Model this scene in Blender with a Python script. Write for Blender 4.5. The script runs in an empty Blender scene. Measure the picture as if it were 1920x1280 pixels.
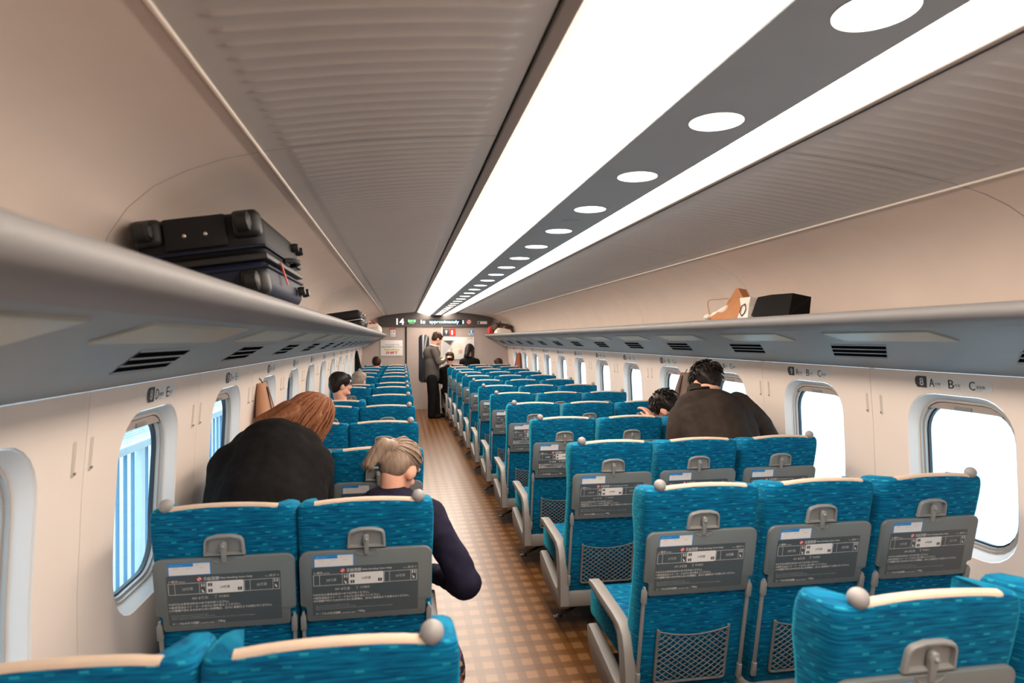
import bpy, bmesh, math, random
from mathutils import Vector, Matrix, Euler, noise
random.seed(7)
SC = bpy.context.scene
COL = SC.collection
R = math.radians

# ------------------------------------------------------------------ camera, sky, exposure
EYE = 1.65
cam_data = bpy.data.cameras.new('camera')
cam_data.sensor_width = 36.0
cam_data.lens = 22.125
cam_data.clip_start = 0.05
cam = bpy.data.objects.new('camera', cam_data)
cam.location = (0, 0, EYE)
cam.rotation_euler = (R(90 - 0.194), 0, R(-9.855))
cam_data.dof.use_dof = True
cam_data.dof.focus_distance = 5.0
cam_data.dof.aperture_fstop = 3.2
COL.objects.link(cam)
SC.camera = cam

world = bpy.data.worlds.new('daylight')
SC.world = world
world.use_nodes = True
bg = world.node_tree.nodes['Background']
bg.inputs['Color'].default_value = (0.56, 0.80, 1.0, 1)
bg.inputs['Strength'].default_value = 3.8

SC.view_settings.view_transform = 'Standard'
SC.view_settings.look = 'None'
SC.view_settings.gamma = 1.0
SC.view_settings.use_curve_mapping = False
SC.view_settings.exposure = 0.0
SC.cycles.max_bounces = 5
SC.cycles.diffuse_bounces = 3
SC.cycles.glossy_bounces = 2
SC.cycles.transmission_bounces = 2
SC.cycles.transparent_max_bounces = 6
SC.cycles.use_light_tree = False
SC.cycles.caustics_reflective = False
SC.cycles.caustics_refractive = False
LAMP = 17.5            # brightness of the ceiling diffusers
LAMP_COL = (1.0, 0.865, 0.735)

# ------------------------------------------------------------------ materials
MAT = {}
def node_mat(name):
    m = bpy.data.materials.new(name)
    m.use_nodes = True
    nt = m.node_tree
    return m, nt, nt.nodes['Principled BSDF']

def mat(name, col, rough=0.5, metal=0.0, vary=0.06, scale=8.0, bump=0.0, bscale=60.0, sheen=0.0, coat=0.0, spec=0.5):
    m, nt, p = node_mat(name)
    p.inputs['Roughness'].default_value = rough
    p.inputs['Metallic'].default_value = metal
    p.inputs['Specular IOR Level'].default_value = spec
    if sheen: p.inputs['Sheen Weight'].default_value = sheen
    if coat: p.inputs['Coat Weight'].default_value = coat
    tc = nt.nodes.new('ShaderNodeTexCoord')
    nz = nt.nodes.new('ShaderNodeTexNoise'); nz.inputs['Scale'].default_value = scale; nz.inputs['Detail'].default_value = 3
    nt.links.new(tc.outputs['Object'], nz.inputs['Vector'])
    rp = nt.nodes.new('ShaderNodeValToRGB')
    rp.color_ramp.elements[0].position = 0.3; rp.color_ramp.elements[1].position = 0.7
    rp.color_ramp.elements[0].color = tuple(c * (1 - vary) for c in col) + (1,)
    rp.color_ramp.elements[1].color = tuple(min(1, c * (1 + vary)) for c in col) + (1,)
    nt.links.new(nz.outputs['Fac'], rp.inputs['Fac'])
    nt.links.new(rp.outputs['Color'], p.inputs['Base Color'])
    if bump:
        n2 = nt.nodes.new('ShaderNodeTexNoise'); n2.inputs['Scale'].default_value = bscale
        nt.links.new(tc.outputs['Object'], n2.inputs['Vector'])
        b = nt.nodes.new('ShaderNodeBump'); b.inputs['Strength'].default_value = bump; b.inputs['Distance'].default_value = 0.004
        nt.links.new(n2.outputs['Fac'], b.inputs['Height']); nt.links.new(b.outputs['Normal'], p.inputs['Normal'])
    MAT[name] = m
    return m

def emit(name, col, strength):
    m, nt, p = node_mat(name)
    p.inputs['Base Color'].default_value = (0.8, 0.8, 0.8, 1)
    p.inputs['Emission Color'].default_value = tuple(col) + (1,)
    p.inputs['Emission Strength'].default_value = strength
    MAT[name] = m
    return m

def mth(nt, op, a, b=None, c=None):
    n = nt.nodes.new('ShaderNodeMath'); n.operation = op
    for i, v in enumerate((a, b, c)):
        if v is None: continue
        if isinstance(v, (int, float)): n.inputs[i].default_value = v
        else: nt.links.new(v, n.inputs[i])
    return n.outputs[0]

def mixc(nt, fac, a, b):
    n = nt.nodes.new('ShaderNodeMix'); n.data_type = 'RGBA'
    if isinstance(fac, (int, float)): n.inputs['Factor'].default_value = fac
    else: nt.links.new(fac, n.inputs['Factor'])
    for key, v in (('A', a), ('B', b)):
        s = [i for i in n.inputs if i.name == key and i.type == 'RGBA'][0]
        if isinstance(v, tuple): s.default_value = v + (1,)
        else: nt.links.new(v, s)
    return [o for o in n.outputs if o.type == 'RGBA'][0]

def fabric_material():
    m, nt, p = node_mat('seat_moquette')
    tc = nt.nodes.new('ShaderNodeTexCoord')
    sx = nt.nodes.new('ShaderNodeSeparateXYZ'); nt.links.new(tc.outputs['Object'], sx.inputs[0])
    u = mth(nt, 'ADD', sx.outputs['X'], mth(nt, 'MULTIPLY', sx.outputs['Y'], 1.0))
    v = mth(nt, 'ADD', sx.outputs['Z'], mth(nt, 'MULTIPLY', sx.outputs['Y'], 0.35))
    # horizontal streaks of two blues
    cv = nt.nodes.new('ShaderNodeCombineXYZ')
    nt.links.new(mth(nt, 'MULTIPLY', u, 14.0), cv.inputs['X']); nt.links.new(mth(nt, 'MULTIPLY', v, 190.0), cv.inputs['Y'])
    nz = nt.nodes.new('ShaderNodeTexNoise'); nz.inputs['Scale'].default_value = 1.0; nz.inputs['Detail'].default_value = 2.5
    nt.links.new(cv.outputs[0], nz.inputs['Vector'])
    rp = nt.nodes.new('ShaderNodeValToRGB')
    e = rp.color_ramp.elements
    e[0].position = 0.36; e[0].color = (0.0, 0.056, 0.150, 1)
    e[1].position = 0.66; e[1].color = (0.0, 0.180, 0.330, 1)
    nt.links.new(nz.outputs['Fac'], rp.inputs['Fac'])
    # short woven dashes on a staggered grid
    row = mth(nt, 'FLOOR', mth(nt, 'MULTIPLY', v, 46.0))
    fv = mth(nt, 'FRACT', mth(nt, 'MULTIPLY', v, 46.0))
    off = mth(nt, 'FRACT', mth(nt, 'MULTIPLY', row, 0.387))
    uu = mth(nt, 'ADD', mth(nt, 'MULTIPLY', u, 19.0), off)
    fu = mth(nt, 'FRACT', uu); cu = mth(nt, 'FLOOR', uu)
    hsh = mth(nt, 'FRACT', mth(nt, 'MULTIPLY', mth(nt, 'SINE', mth(nt, 'ADD', mth(nt, 'MULTIPLY', cu, 12.98), mth(nt, 'MULTIPLY', row, 78.2))), 437.5))
    a = mth(nt, 'LESS_THAN', fu, 0.30)
    b = mth(nt, 'LESS_THAN', mth(nt, 'ABSOLUTE', mth(nt, 'SUBTRACT', fv, 0.5)), 0.115)
    c = mth(nt, 'GREATER_THAN', hsh, 0.35)
    d = mth(nt, 'MULTIPLY', mth(nt, 'MULTIPLY', a, b), mth(nt, 'MULTIPLY', c, mth(nt, 'ADD', 0.05, mth(nt, 'MULTIPLY', hsh, 0.5))))
    colr = mixc(nt, d, rp.outputs['Color'], (0.03, 0.46, 0.52))
    nt.links.new(colr, p.inputs['Base Color'])
    p.inputs['Roughness'].default_value = 0.85
    p.inputs['Specular IOR Level'].default_value = 0.15
    p.inputs['Sheen Weight'].default_value = 0.35
    p.inputs['Sheen Roughness'].default_value = 0.35
    p.inputs['Sheen Tint'].default_value = (0.05, 0.75, 0.9, 1)
    bp = nt.nodes.new('ShaderNodeBump'); bp.inputs['Strength'].default_value = 0.25; bp.inputs['Distance'].default_value = 0.002
    nt.links.new(nz.outputs['Fac'], bp.inputs['Height']); nt.links.new(bp.outputs['Normal'], p.inputs['Normal'])
    MAT['fabric'] = m
fabric_material()

def floor_material():
    m, nt, p = node_mat('checked_vinyl')
    tc = nt.nodes.new('ShaderNodeTexCoord')
    sx = nt.nodes.new('ShaderNodeSeparateXYZ'); nt.links.new(tc.outputs['Object'], sx.inputs[0])
    fx = mth(nt, 'FRACT', mth(nt, 'MULTIPLY', sx.outputs['X'], 10.0))
    fy = mth(nt, 'FRACT', mth(nt, 'MULTIPLY', sx.outputs['Y'], 8.0))
    a = mth(nt, 'MULTIPLY', mth(nt, 'LESS_THAN', fx, 0.56), mth(nt, 'LESS_THAN', fy, 0.52))
    b = mth(nt, 'MULTIPLY', mth(nt, 'GREATER_THAN', fx, 0.56), mth(nt, 'GREATER_THAN', fy, 0.52))
    nz = nt.nodes.new('ShaderNodeTexNoise'); nz.inputs['Scale'].default_value = 160.0; nz.inputs['Detail'].default_value = 4
    nt.links.new(tc.outputs['Object'], nz.inputs['Vector'])
    base = mixc(nt, nz.outputs['Fac'], (0.085, 0.033, 0.008), (0.135, 0.056, 0.015))
    sq = mixc(nt, nz.outputs['Fac'], (0.175, 0.080, 0.030), (0.245, 0.125, 0.054))
    c1 = mixc(nt, mth(nt, 'MULTIPLY', b, 0.55), base, (0.068, 0.027, 0.007))
    c2 = mixc(nt, mth(nt, 'MULTIPLY', a, 0.75), c1, sq)
    nt.links.new(c2, p.inputs['Base Color'])
    p.inputs['Roughness'].default_value = 0.30
    p.inputs['Specular IOR Level'].default_value = 0.38
    MAT['floor'] = m
floor_material()

def glass_material():
    m = bpy.data.materials.new('window_glass'); m.use_nodes = True
    nt = m.node_tree; nt.nodes.remove(nt.nodes['Principled BSDF'])
    out = nt.nodes['Material Output']
    t = nt.nodes.new('ShaderNodeBsdfTransparent'); t.inputs['Color'].default_value = (0.90, 0.96, 0.97, 1)
    g = nt.nodes.new('ShaderNodeBsdfGlossy'); g.inputs['Roughness'].default_value = 0.02
    mx = nt.nodes.new('ShaderNodeMixShader'); mx.inputs[0].default_value = 0.055
    nt.links.new(t.outputs[0], mx.inputs[1]); nt.links.new(g.outputs[0], mx.inputs[2])
    nt.links.new(mx.outputs[0], out.inputs['Surface'])
    MAT['glass'] = m
glass_material()

def hair_material(name, c0, c1, rough=0.42):
    m, nt, p = node_mat(name)
    tc = nt.nodes.new('ShaderNodeTexCoord')
    mp = nt.nodes.new('ShaderNodeMapping'); mp.inputs['Scale'].default_value = (90, 90, 9)
    nt.links.new(tc.outputs['Object'], mp.inputs['Vector'])
    nz = nt.nodes.new('ShaderNodeTexNoise'); nz.inputs['Scale'].default_value = 1.0; nz.inputs['Detail'].default_value = 4
    nt.links.new(mp.outputs[0], nz.inputs['Vector'])
    nt.links.new(mixc(nt, nz.outputs['Fac'], c0, c1), p.inputs['Base Color'])
    p.inputs['Roughness'].default_value = rough
    p.inputs['Specular IOR Level'].default_value = 0.14
    b = nt.nodes.new('ShaderNodeBump'); b.inputs['Strength'].default_value = 0.5; b.inputs['Distance'].default_value = 0.003
    nt.links.new(nz.outputs['Fac'], b.inputs['Height']); nt.links.new(b.outputs['Normal'], p.inputs['Normal'])
    MAT[name] = m

def flower_material():
    m, nt, p = node_mat('flower_print')
    tc = nt.nodes.new('ShaderNodeTexCoord')
    vo = nt.nodes.new('ShaderNodeTexVoronoi'); vo.inputs['Scale'].default_value = 70
    nt.links.new(tc.outputs['Object'], vo.inputs['Vector'])
    rp = nt.nodes.new('ShaderNodeValToRGB'); rp.color_ramp.interpolation = 'CONSTANT'
    e = rp.color_ramp.elements
    e[0].color = (0.012, 0.012, 0.02, 1); e[1].position = 0.5; e[1].color = (0.35, 0.04, 0.03, 1)
    x = e.new(0.68); x.color = (0.02, 0.05, 0.16, 1)
    x = e.new(0.82); x.color = (0.42, 0.24, 0.14, 1)
    sp = nt.nodes.new('ShaderNodeSeparateColor'); nt.links.new(vo.outputs['Color'], sp.inputs[0])
    nt.links.new(sp.outputs[0], rp.inputs['Fac']); nt.links.new(rp.outputs['Color'], p.inputs['Base Color'])
    p.inputs['Roughness'].default_value = 0.9
    MAT['flower'] = m
flower_material()

mat('wall', (0.83, 0.715, 0.635), 0.45, vary=0.02, scale=3)
mat('ceil', (0.60, 0.56, 0.53), 0.5, vary=0.02, scale=3)
mat('cove', (0.775, 0.640, 0.550), 0.5, vary=0.03, scale=4)
mat('strip', (0.44, 0.49, 0.52), 0.5, vary=0.02)
mat('trim_grey', (0.42, 0.37, 0.33), 0.4, vary=0.02)
mat('bead', (0.80, 0.70, 0.60), 0.4, vary=0.02)
mat('dark_gap', (0.008, 0.008, 0.008), 0.9, spec=0.0)
mat('shelf', (0.255, 0.245, 0.245), 0.55, vary=0.02, spec=0.3)
mat('under', (0.35, 0.40, 0.425), 0.5, vary=0.02, spec=0.3)
mat('frost', (0.42, 0.43, 0.36), 0.35, vary=0.02)
mat('seam', (0.30, 0.26, 0.23), 0.8)
mat('recess', (0.76, 0.75, 0.74), 0.4, vary=0.01)
mat('shade_guide', (0.45, 0.41, 0.38), 0.35, metal=0.2, vary=0.02)
mat('gasket', (0.012, 0.014, 0.02), 0.4)
mat('shade_cloth', (0.36, 0.30, 0.27), 0.7)
mat('grey_plastic', (0.22, 0.208, 0.198), 0.5, vary=0.03)
mat('latch_plastic', (0.255, 0.255, 0.25), 0.42, vary=0.03)
mat('table', (0.150, 0.168, 0.170), 0.38, vary=0.03)
mat('print_dark', (0.078, 0.092, 0.098), 0.38, vary=0.02)
mat('print_white', (0.80, 0.76, 0.73), 0.5, vary=0.01)
mat('print_grey', (0.45, 0.45, 0.44), 0.5, vary=0.01)
mat('print_blue', (0.02, 0.25, 0.62), 0.45, vary=0.01)
mat('print_red', (0.70, 0.05, 0.05), 0.5, vary=0.01)
mat('print_black', (0.02, 0.02, 0.022), 0.5, vary=0.01)
mat('print_char', (0.05, 0.05, 0.055), 0.45, vary=0.01)
mat('print_yellow', (0.85, 0.62, 0.10), 0.5, vary=0.01)
mat('knob_grey', (0.30, 0.285, 0.28), 0.5, vary=0.02, spec=0.35)
mat('hook_plate', (0.66, 0.575, 0.51), 0.45, vary=0.02)
mat('net', (0.165, 0.168, 0.168), 0.6, vary=0.05)
mat('black_metal', (0.015, 0.014, 0.013), 0.45)
mat('base_metal', (0.10, 0.09, 0.085), 0.5)
mat('cover', (0.60, 0.455, 0.345), 0.85, vary=0.04, scale=20, bump=0.15, bscale=250)
mat('end_wall', (0.43, 0.35, 0.315), 0.5, vary=0.02)
mat('door_skin', (0.41, 0.335, 0.30), 0.45, vary=0.02)
mat('header', (0.070, 0.058, 0.054), 0.45, vary=0.03)
mat('door_glass', (0.02, 0.022, 0.03), 0.12, spec=0.6)
mat('screen_black', (0.008, 0.010, 0.014), 0.25)
emit('led_cyan', (0.35, 0.85, 1.0), 1.1)
emit('led_green', (0.02, 0.9, 0.16), 0.85)
emit('led_white', (1.0, 0.92, 0.86), 0.85)
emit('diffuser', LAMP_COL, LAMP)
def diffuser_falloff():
    # light falloff painted into the emission strength, dimmer towards each panel's outer rim
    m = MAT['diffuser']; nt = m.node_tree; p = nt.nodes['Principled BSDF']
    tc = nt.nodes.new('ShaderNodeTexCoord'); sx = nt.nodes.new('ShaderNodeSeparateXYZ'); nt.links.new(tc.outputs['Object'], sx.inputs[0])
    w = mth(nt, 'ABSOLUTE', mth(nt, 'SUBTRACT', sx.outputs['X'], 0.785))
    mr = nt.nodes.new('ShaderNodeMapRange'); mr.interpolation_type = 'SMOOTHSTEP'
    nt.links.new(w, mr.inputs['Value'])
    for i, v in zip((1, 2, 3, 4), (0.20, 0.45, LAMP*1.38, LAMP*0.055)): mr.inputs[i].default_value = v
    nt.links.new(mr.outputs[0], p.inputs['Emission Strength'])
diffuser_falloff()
emit('downlight', (1.0, 0.86, 0.72), 9.0)
mat('skin', (0.72, 0.36, 0.25), 0.5, vary=0.08, scale=20)
mat('lip', (0.45, 0.14, 0.12), 0.45)
mat('eye', (0.01, 0.008, 0.006), 0.2)
mat('black_knit', (0.008, 0.007, 0.007), 0.95, vary=0.2, scale=40, bump=0.4, bscale=220, spec=0.12)
mat('navy_cloth', (0.013, 0.011, 0.026), 0.9, vary=0.15, scale=20, bump=0.3, bscale=150, spec=0.15)
mat('brown_suit', (0.028, 0.019, 0.015), 0.88, vary=0.15, scale=25, bump=0.25, bscale=300, spec=0.18)
mat('grey_jacket', (0.088, 0.076, 0.068), 0.9, vary=0.1, bump=0.2, bscale=200, spec=0.15)
mat('black_cloth', (0.008, 0.0075, 0.008), 0.92, vary=0.2, spec=0.12)
mat('light_collar', (0.45, 0.42, 0.42), 0.8)
mat('white_mask', (0.75, 0.72, 0.72), 0.8)
mat('camel_coat', (0.44, 0.215, 0.115), 0.9, vary=0.1, sheen=0.2)
mat('camel_dark', (0.10, 0.045, 0.025), 0.9)
mat('taupe_coat', (0.155, 0.105, 0.082), 0.88, vary=0.1)
mat('rust_coat', (0.30, 0.075, 0.035), 0.88, vary=0.1)
mat('case_black', (0.010, 0.010, 0.011), 0.6, vary=0.1, bump=0.2, bscale=300, spec=0.3)
mat('case_navy', (0.010, 0.014, 0.036), 0.55, vary=0.1, bump=0.2, bscale=300, spec=0.3)
mat('rubber', (0.010, 0.010, 0.010), 0.5)
mat('chrome', (0.62, 0.58, 0.55), 0.22, metal=0.9)
mat('kraft', (0.46, 0.19, 0.075), 0.8, vary=0.1)
mat('paper_white', (0.80, 0.70, 0.62), 0.8, vary=0.05)
mat('bag_black', (0.009, 0.008, 0.007), 0.7, vary=0.1, spec=0.06)
mat('bag_brown', (0.07, 0.035, 0.02), 0.7, vary=0.3, scale=40)
mat('bag_red', (0.42, 0.02, 0.018), 0.5)
mat('plastic_red', (0.62, 0.03, 0.02), 0.4)
mat('fence_blue', (0.20, 0.36, 0.50), 0.4)
mat('fence_white', (0.75, 0.80, 0.82), 0.4)
mat('platform', (0.78, 0.78, 0.77), 0.8, vary=0.06)
mat('backdrop_blue', (0.17, 0.27, 0.33), 0.7)
hair_material('hair_auburn', (0.085, 0.030, 0.014), (0.34, 0.130, 0.060), 0.38)
hair_material('hair_greying', (0.10, 0.065, 0.05), (0.42, 0.30, 0.22), 0.4)
hair_material('hair_black', (0.006, 0.005, 0.005), (0.028, 0.021, 0.018), 0.36)
hair_material('hair_brown', (0.018, 0.010, 0.007), (0.055, 0.028, 0.018), 0.45)
hair_material('hair_grey', (0.12, 0.09, 0.07), (0.40, 0.33, 0.28), 0.5)

def brick_wall_material():
    m, nt, p = node_mat('pale_block_wall')
    tc = nt.nodes.new('ShaderNodeTexCoord')
    mp = nt.nodes.new('ShaderNodeMapping'); mp.inputs['Rotation'].default_value = (0, R(90), R(90))
    nt.links.new(tc.outputs['Object'], mp.inputs['Vector'])
    br = nt.nodes.new('ShaderNodeTexBrick')
    br.inputs['Color1'].default_value = (0.86, 0.87, 0.84, 1); br.inputs['Color2'].default_value = (0.76, 0.79, 0.78, 1)
    br.inputs['Mortar'].default_value = (0.30, 0.34, 0.36, 1); br.inputs['Scale'].default_value = 6
    br.inputs['Mortar Size'].default_value = 0.03
    nt.links.new(mp.outputs[0], br.inputs['Vector']); nt.links.new(br.outputs['Color'], p.inputs['Base Color'])
    p.inputs['Roughness'].default_value = 0.9
    MAT['blocks'] = m
brick_wall_material()

# ------------------------------------------------------------------ mesh helpers
WORK = bpy.data.scenes.new('workbench')       # lettering and soft bodies are evaluated here, then the bench is removed
def bake(o):
    WORK.collection.objects.link(o)
    with bpy.context.temp_override(scene=WORK, view_layer=WORK.view_layers[0]):
        dg = bpy.context.evaluated_depsgraph_get()
    me = bpy.data.meshes.new_from_object(o.evaluated_get(dg))
    bpy.data.objects.remove(o); return me
class MB:
    """collects vertices and faces for one mesh"""
    def __init__(s): s.v = []; s.f = []; s.m = []; s.mats = []; s.cur = 0
    def use(s, name):
        if name not in s.mats: s.mats.append(name)
        s.cur = s.mats.index(name); return s
    def add(s, vs, fs):
        o = len(s.v); s.v += [tuple(p) for p in vs]
        for f in fs: s.f.append(tuple(i + o for i in f)); s.m.append(s.cur)
        return s
    def box(s, x0, x1, y0, y1, z0, z1):
        return s.add([(x0,y0,z0),(x1,y0,z0),(x1,y1,z0),(x0,y1,z0),(x0,y0,z1),(x1,y0,z1),(x1,y1,z1),(x0,y1,z1)],
                     [(0,3,2,1),(4,5,6,7),(0,1,5,4),(1,2,6,5),(2,3,7,6),(3,0,4,7)])
    def loft(s, loops, close=True, cap0=True, cap1=True):
        n = len(loops[0]); vs = [p for l in loops for p in l]; fs = []
        for i in range(len(loops) - 1):
            for j in range(n if close else n - 1):
                k = (j + 1) % n
                fs.append((i*n+j, i*n+k, (i+1)*n+k, (i+1)*n+j))
        if close and cap0: fs.append(tuple(range(n))[::-1])
        if close and cap1: fs.append(tuple((len(loops)-1)*n + j for j in range(n)))
        return s.add(vs, fs)
    def tube(s, pts, r, n=8, cap=True):
        pts = [Vector(p) for p in pts]
        rs = r if isinstance(r, (list, tuple)) else [r] * len(pts)
        loops = []; prev = None
        for i, p in enumerate(pts):
            t = (pts[min(i+1, len(pts)-1)] - pts[max(i-1, 0)])
            if t.length < 1e-9: t = Vector((0,0,1))
            t.normalize()
            if prev is None:
                a = Vector((0,0,1)) if abs(t.z) < 0.9 else Vector((1,0,0))
                u = t.cross(a).normalized()
            else:
                u = prev - t * prev.dot(t)
                if u.length < 1e-6: u = t.orthogonal()
                u.normalize()
            prev = u; w = t.cross(u)
            loops.append([tuple(p + (u*math.cos(q) + w*math.sin(q)) * rs[i]) for q in [2*math.pi*j/n for j in range(n)]])
        return s.loft(loops, True, cap, cap)
    def lathe(s, prof, c=(0,0,0), n=20):
        """profile (radius, height) turned about z through c"""
        loops = [[(c[0]+r*math.cos(2*math.pi*j/n), c[1]+r*math.sin(2*math.pi*j/n), c[2]+z) for j in range(n)] for r, z in prof]
        return s.loft(loops)
    def prism(s, poly, plane, a, b, bev=0.0):
        """2-D outline (counter-clockwise) pulled from a to b along the missing axis; bev rounds both rims"""
        def put(p, t):
            return {'xz': (p[0], t, p[1]), 'yz': (t, p[0], p[1]), 'xy': (p[0], p[1], t)}[plane]
        if bev:
            ins = inset(poly, bev)
            mid = inset(poly, bev*0.3)
            sg = 1 if b > a else -1
            seq = [(ins, a), (mid, a+sg*bev*0.3), (poly, a+sg*bev), (poly, b-sg*bev), (mid, b-sg*bev*0.3), (ins, b)]
        else: seq = [(poly, a), (poly, b)]
        return s.loft([[put(p, t) for p in pl] for pl, t in seq])
    def rbox(s, x0, x1, y0, y1, z0, z1, r=0.01, n=3):
        """box with rounded edges all round"""
        cx, cy = (x0+x1)/2, (y0+y1)/2
        r = min(r, (x1-x0)/2.01, (y1-y0)/2.01, (z1-z0)/2.01)
        loops = []
        for i in range(n+1):
            a = math.pi/2*i/n; q = r*(1-math.sin(a)); z = z0 + r*(1-math.cos(a))
            loops.append([(cx+x, cy+y, z) for x, y in rrect((x1-x0)/2-q, (y1-y0)/2-q, max(r-q, 0.0005), n)])
        for i in range(n+1):
            a = math.pi/2*(1-i/n); q = r*(1-math.sin(a)); z = z1 - r*(1-math.cos(a))
            loops.append([(cx+x, cy+y, z) for x, y in rrect((x1-x0)/2-q, (y1-y0)/2-q, max(r-q, 0.0005), n)])
        return s.loft(loops)
    def ball(s, c, r, n=14, m=9, M=None):
        rr = r if isinstance(r, (tuple, list)) else (r, r, r)
        loops = []
        for i in range(1, m):
            a = math.pi*i/m
            l = [Vector((rr[0]*math.sin(a)*math.cos(2*math.pi*j/n), rr[1]*math.sin(a)*math.sin(2*math.pi*j/n), -rr[2]*math.cos(a))) for j in range(n)]
            loops.append(l)
        if M is not None: loops = [[M @ p for p in l] for l in loops]
        loops = [[tuple(Vector(c) + p) for p in l] for l in loops]
        return s.loft(loops)
    def xf(s, M, start=0):
        for i in range(start, len(s.v)): s.v[i] = tuple(M @ Vector(s.v[i]))
        return s
    def mesh(s, name, smooth=False, fix=True):
        me = bpy.data.meshes.new(name)
        me.from_pydata(s.v, [], s.f); 
        for mn in (s.mats or []): me.materials.append(MAT[mn])
        if len(s.mats) > 1: me.polygons.foreach_set('material_index', s.m)
        if fix:
            b = bmesh.new(); b.from_mesh(me); bmesh.ops.recalc_face_normals(b, faces=b.faces); b.to_mesh(me); b.free()
        if smooth:
            me.polygons.foreach_set('use_smooth', [True]*len(me.polygons))
            if smooth != 'all': me.set_sharp_from_angle(angle=R(smooth if smooth is not True else 38))
        me.update(); return me
    def build(s, name, material=None, parent=None, smooth=True, fix=True):
        if material and not s.mats: s.mats = [material]
        return link(name, s.mesh(name, smooth, fix), parent)

def link(name, data, parent=None, loc=None):
    o = bpy.data.objects.new(name, data); COL.objects.link(o)
    if parent is not None: o.parent = parent
    if loc: o.location = loc
    return o

def inset(poly, d):
    """shrink a counter-clockwise outline by d along its corner bisectors"""
    out = []; n = len(poly)
    for i in range(n):
        p0, p, p1 = Vector(poly[i-1]), Vector(poly[i]), Vector(poly[(i+1) % n])
        e0 = (p-p0); e1 = (p1-p)
        if e0.length < 1e-9 or e1.length < 1e-9: out.append(tuple(p)); continue
        n0 = Vector((-e0.y, e0.x)).normalized(); n1 = Vector((-e1.y, e1.x)).normalized()
        b = n0 + n1
        if b.length < 1e-6: b = n0
        b.normalize(); k = max(0.35, b.dot(n0))
        out.append(tuple(p + b * (d/k)))
    return out

def rrect(hx, hy, r, n=4, m=0):
    """rounded rectangle, counter-clockwise; m extra points along each straight side"""
    r = min(r, hx, hy); pts = []
    cs = [(hx-r, -hy+r, -90), (hx-r, hy-r, 0), (-hx+r, hy-r, 90), (-hx+r, -hy+r, 180)]
    for q, (cx, cy, a0) in enumerate(cs):
        arc = [(cx + r*math.cos(R(a0+90*i/n)), cy + r*math.sin(R(a0+90*i/n))) for i in range(n+1)]
        pts += arc
        if m:
            nx, ny, a1 = cs[(q+1) % 4]
            e = (nx + r*math.cos(R(a1)), ny + r*math.sin(R(a1)))
            s0 = arc[-1]
            pts += [(s0[0]+(e[0]-s0[0])*t/(m+1), s0[1]+(e[1]-s0[1])*t/(m+1)) for t in range(1, m+1)]
    return pts

def thing(name, label, cat, loc=(0,0,0), group=None, rz=0):
    o = bpy.data.objects.new(name, None); COL.objects.link(o)
    o.empty_display_size = 0.05; o.location = loc; o.rotation_euler = (0, 0, rz)
    return tag(o, label, cat, group)
def tag(o, label=None, cat=None, group=None, kind=None):
    if label: o['label'] = label
    if cat: o['category'] = cat
    if group: o['group'] = group
    if kind: o['kind'] = kind
    return o
def struct(name, loc=(0,0,0), label=None):
    o = bpy.data.objects.new(name, None); COL.objects.link(o); o.location = loc; o.empty_display_size = 0.05
    o['kind'] = 'structure'
    if label: o['label'] = label
    return o

_glyphs = {}
def text_geo(body, resolution=2):
    """flat letter outlines as (verts, faces), lower-left at 0,0 with cap height about 0.7"""
    if body in _glyphs: return _glyphs[body]
    c = bpy.data.curves.new('lettering', 'FONT'); c.body = body; c.resolution_u = resolution; c.fill_mode = 'FRONT'
    me = bake(bpy.data.objects.new('lettering', c))
    vs = [tuple(v.co) for v in me.vertices]; fs = [tuple(p.vertices) for p in me.polygons]
    bpy.data.curves.remove(c); bpy.data.meshes.remove(me)
    _glyphs[body] = (vs, fs); return vs, fs
def put_text(mb, body, x0, x1, zmid, height, place, shear=0.0, bold=0.0):
    """letters fitted between x0 and x1, centred on zmid; place(x, z) -> 3-D point"""
    vs, fs = text_geo(body)
    if not vs: return
    a0 = min(v[0] for v in vs); a1 = max(v[0] for v in vs); b0 = min(v[1] for v in vs); b1 = max(v[1] for v in vs)
    sx = (x1-x0)/max(a1-a0, 1e-6); sz = height/max(b1-b0, 1e-6)
    mb.add([place(x0+(v[0]-a0)*sx + shear*((v[1]-b0)*sz), zmid-height/2+(v[1]-b0)*sz) for v in vs], fs)
    if bold:
        mb.add([place(x0+bold+(v[0]-a0)*sx + shear*((v[1]-b0)*sz), zmid-height/2+(v[1]-b0)*sz) for v in vs], fs)
def flat(mb, poly, place):
    mb.add([place(x, z) for x, z in poly], [tuple(range(len(poly)))])
def disc(cx, cz, r, n=20): return [(cx+r*math.cos(2*math.pi*i/n), cz+r*math.sin(2*math.pi*i/n)) for i in range(n)]
def rect(x0, x1, z0, z1): return [(x0,z0),(x1,z0),(x1,z1),(x0,z1)]
def ring(mb, cx, cz, r0, r1, place, n=24):
    vs = [place(cx+r*math.cos(2*math.pi*i/n), cz+r*math.sin(2*math.pi*i/n)) for r in (r0, r1) for i in range(n)]
    mb.add(vs, [(i, (i+1) % n, n+(i+1) % n, n+i) for i in range(n)])
def frame_line(mb, x0, x1, z0, z1, t, place):
    for r in (rect(x0,x1,z0,z0+t), rect(x0,x1,z1-t,z1), rect(x0,x0+t,z0+t,z1-t), rect(x1-t,x1,z0+t,z1-t)): flat(mb, r, place)

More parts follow.
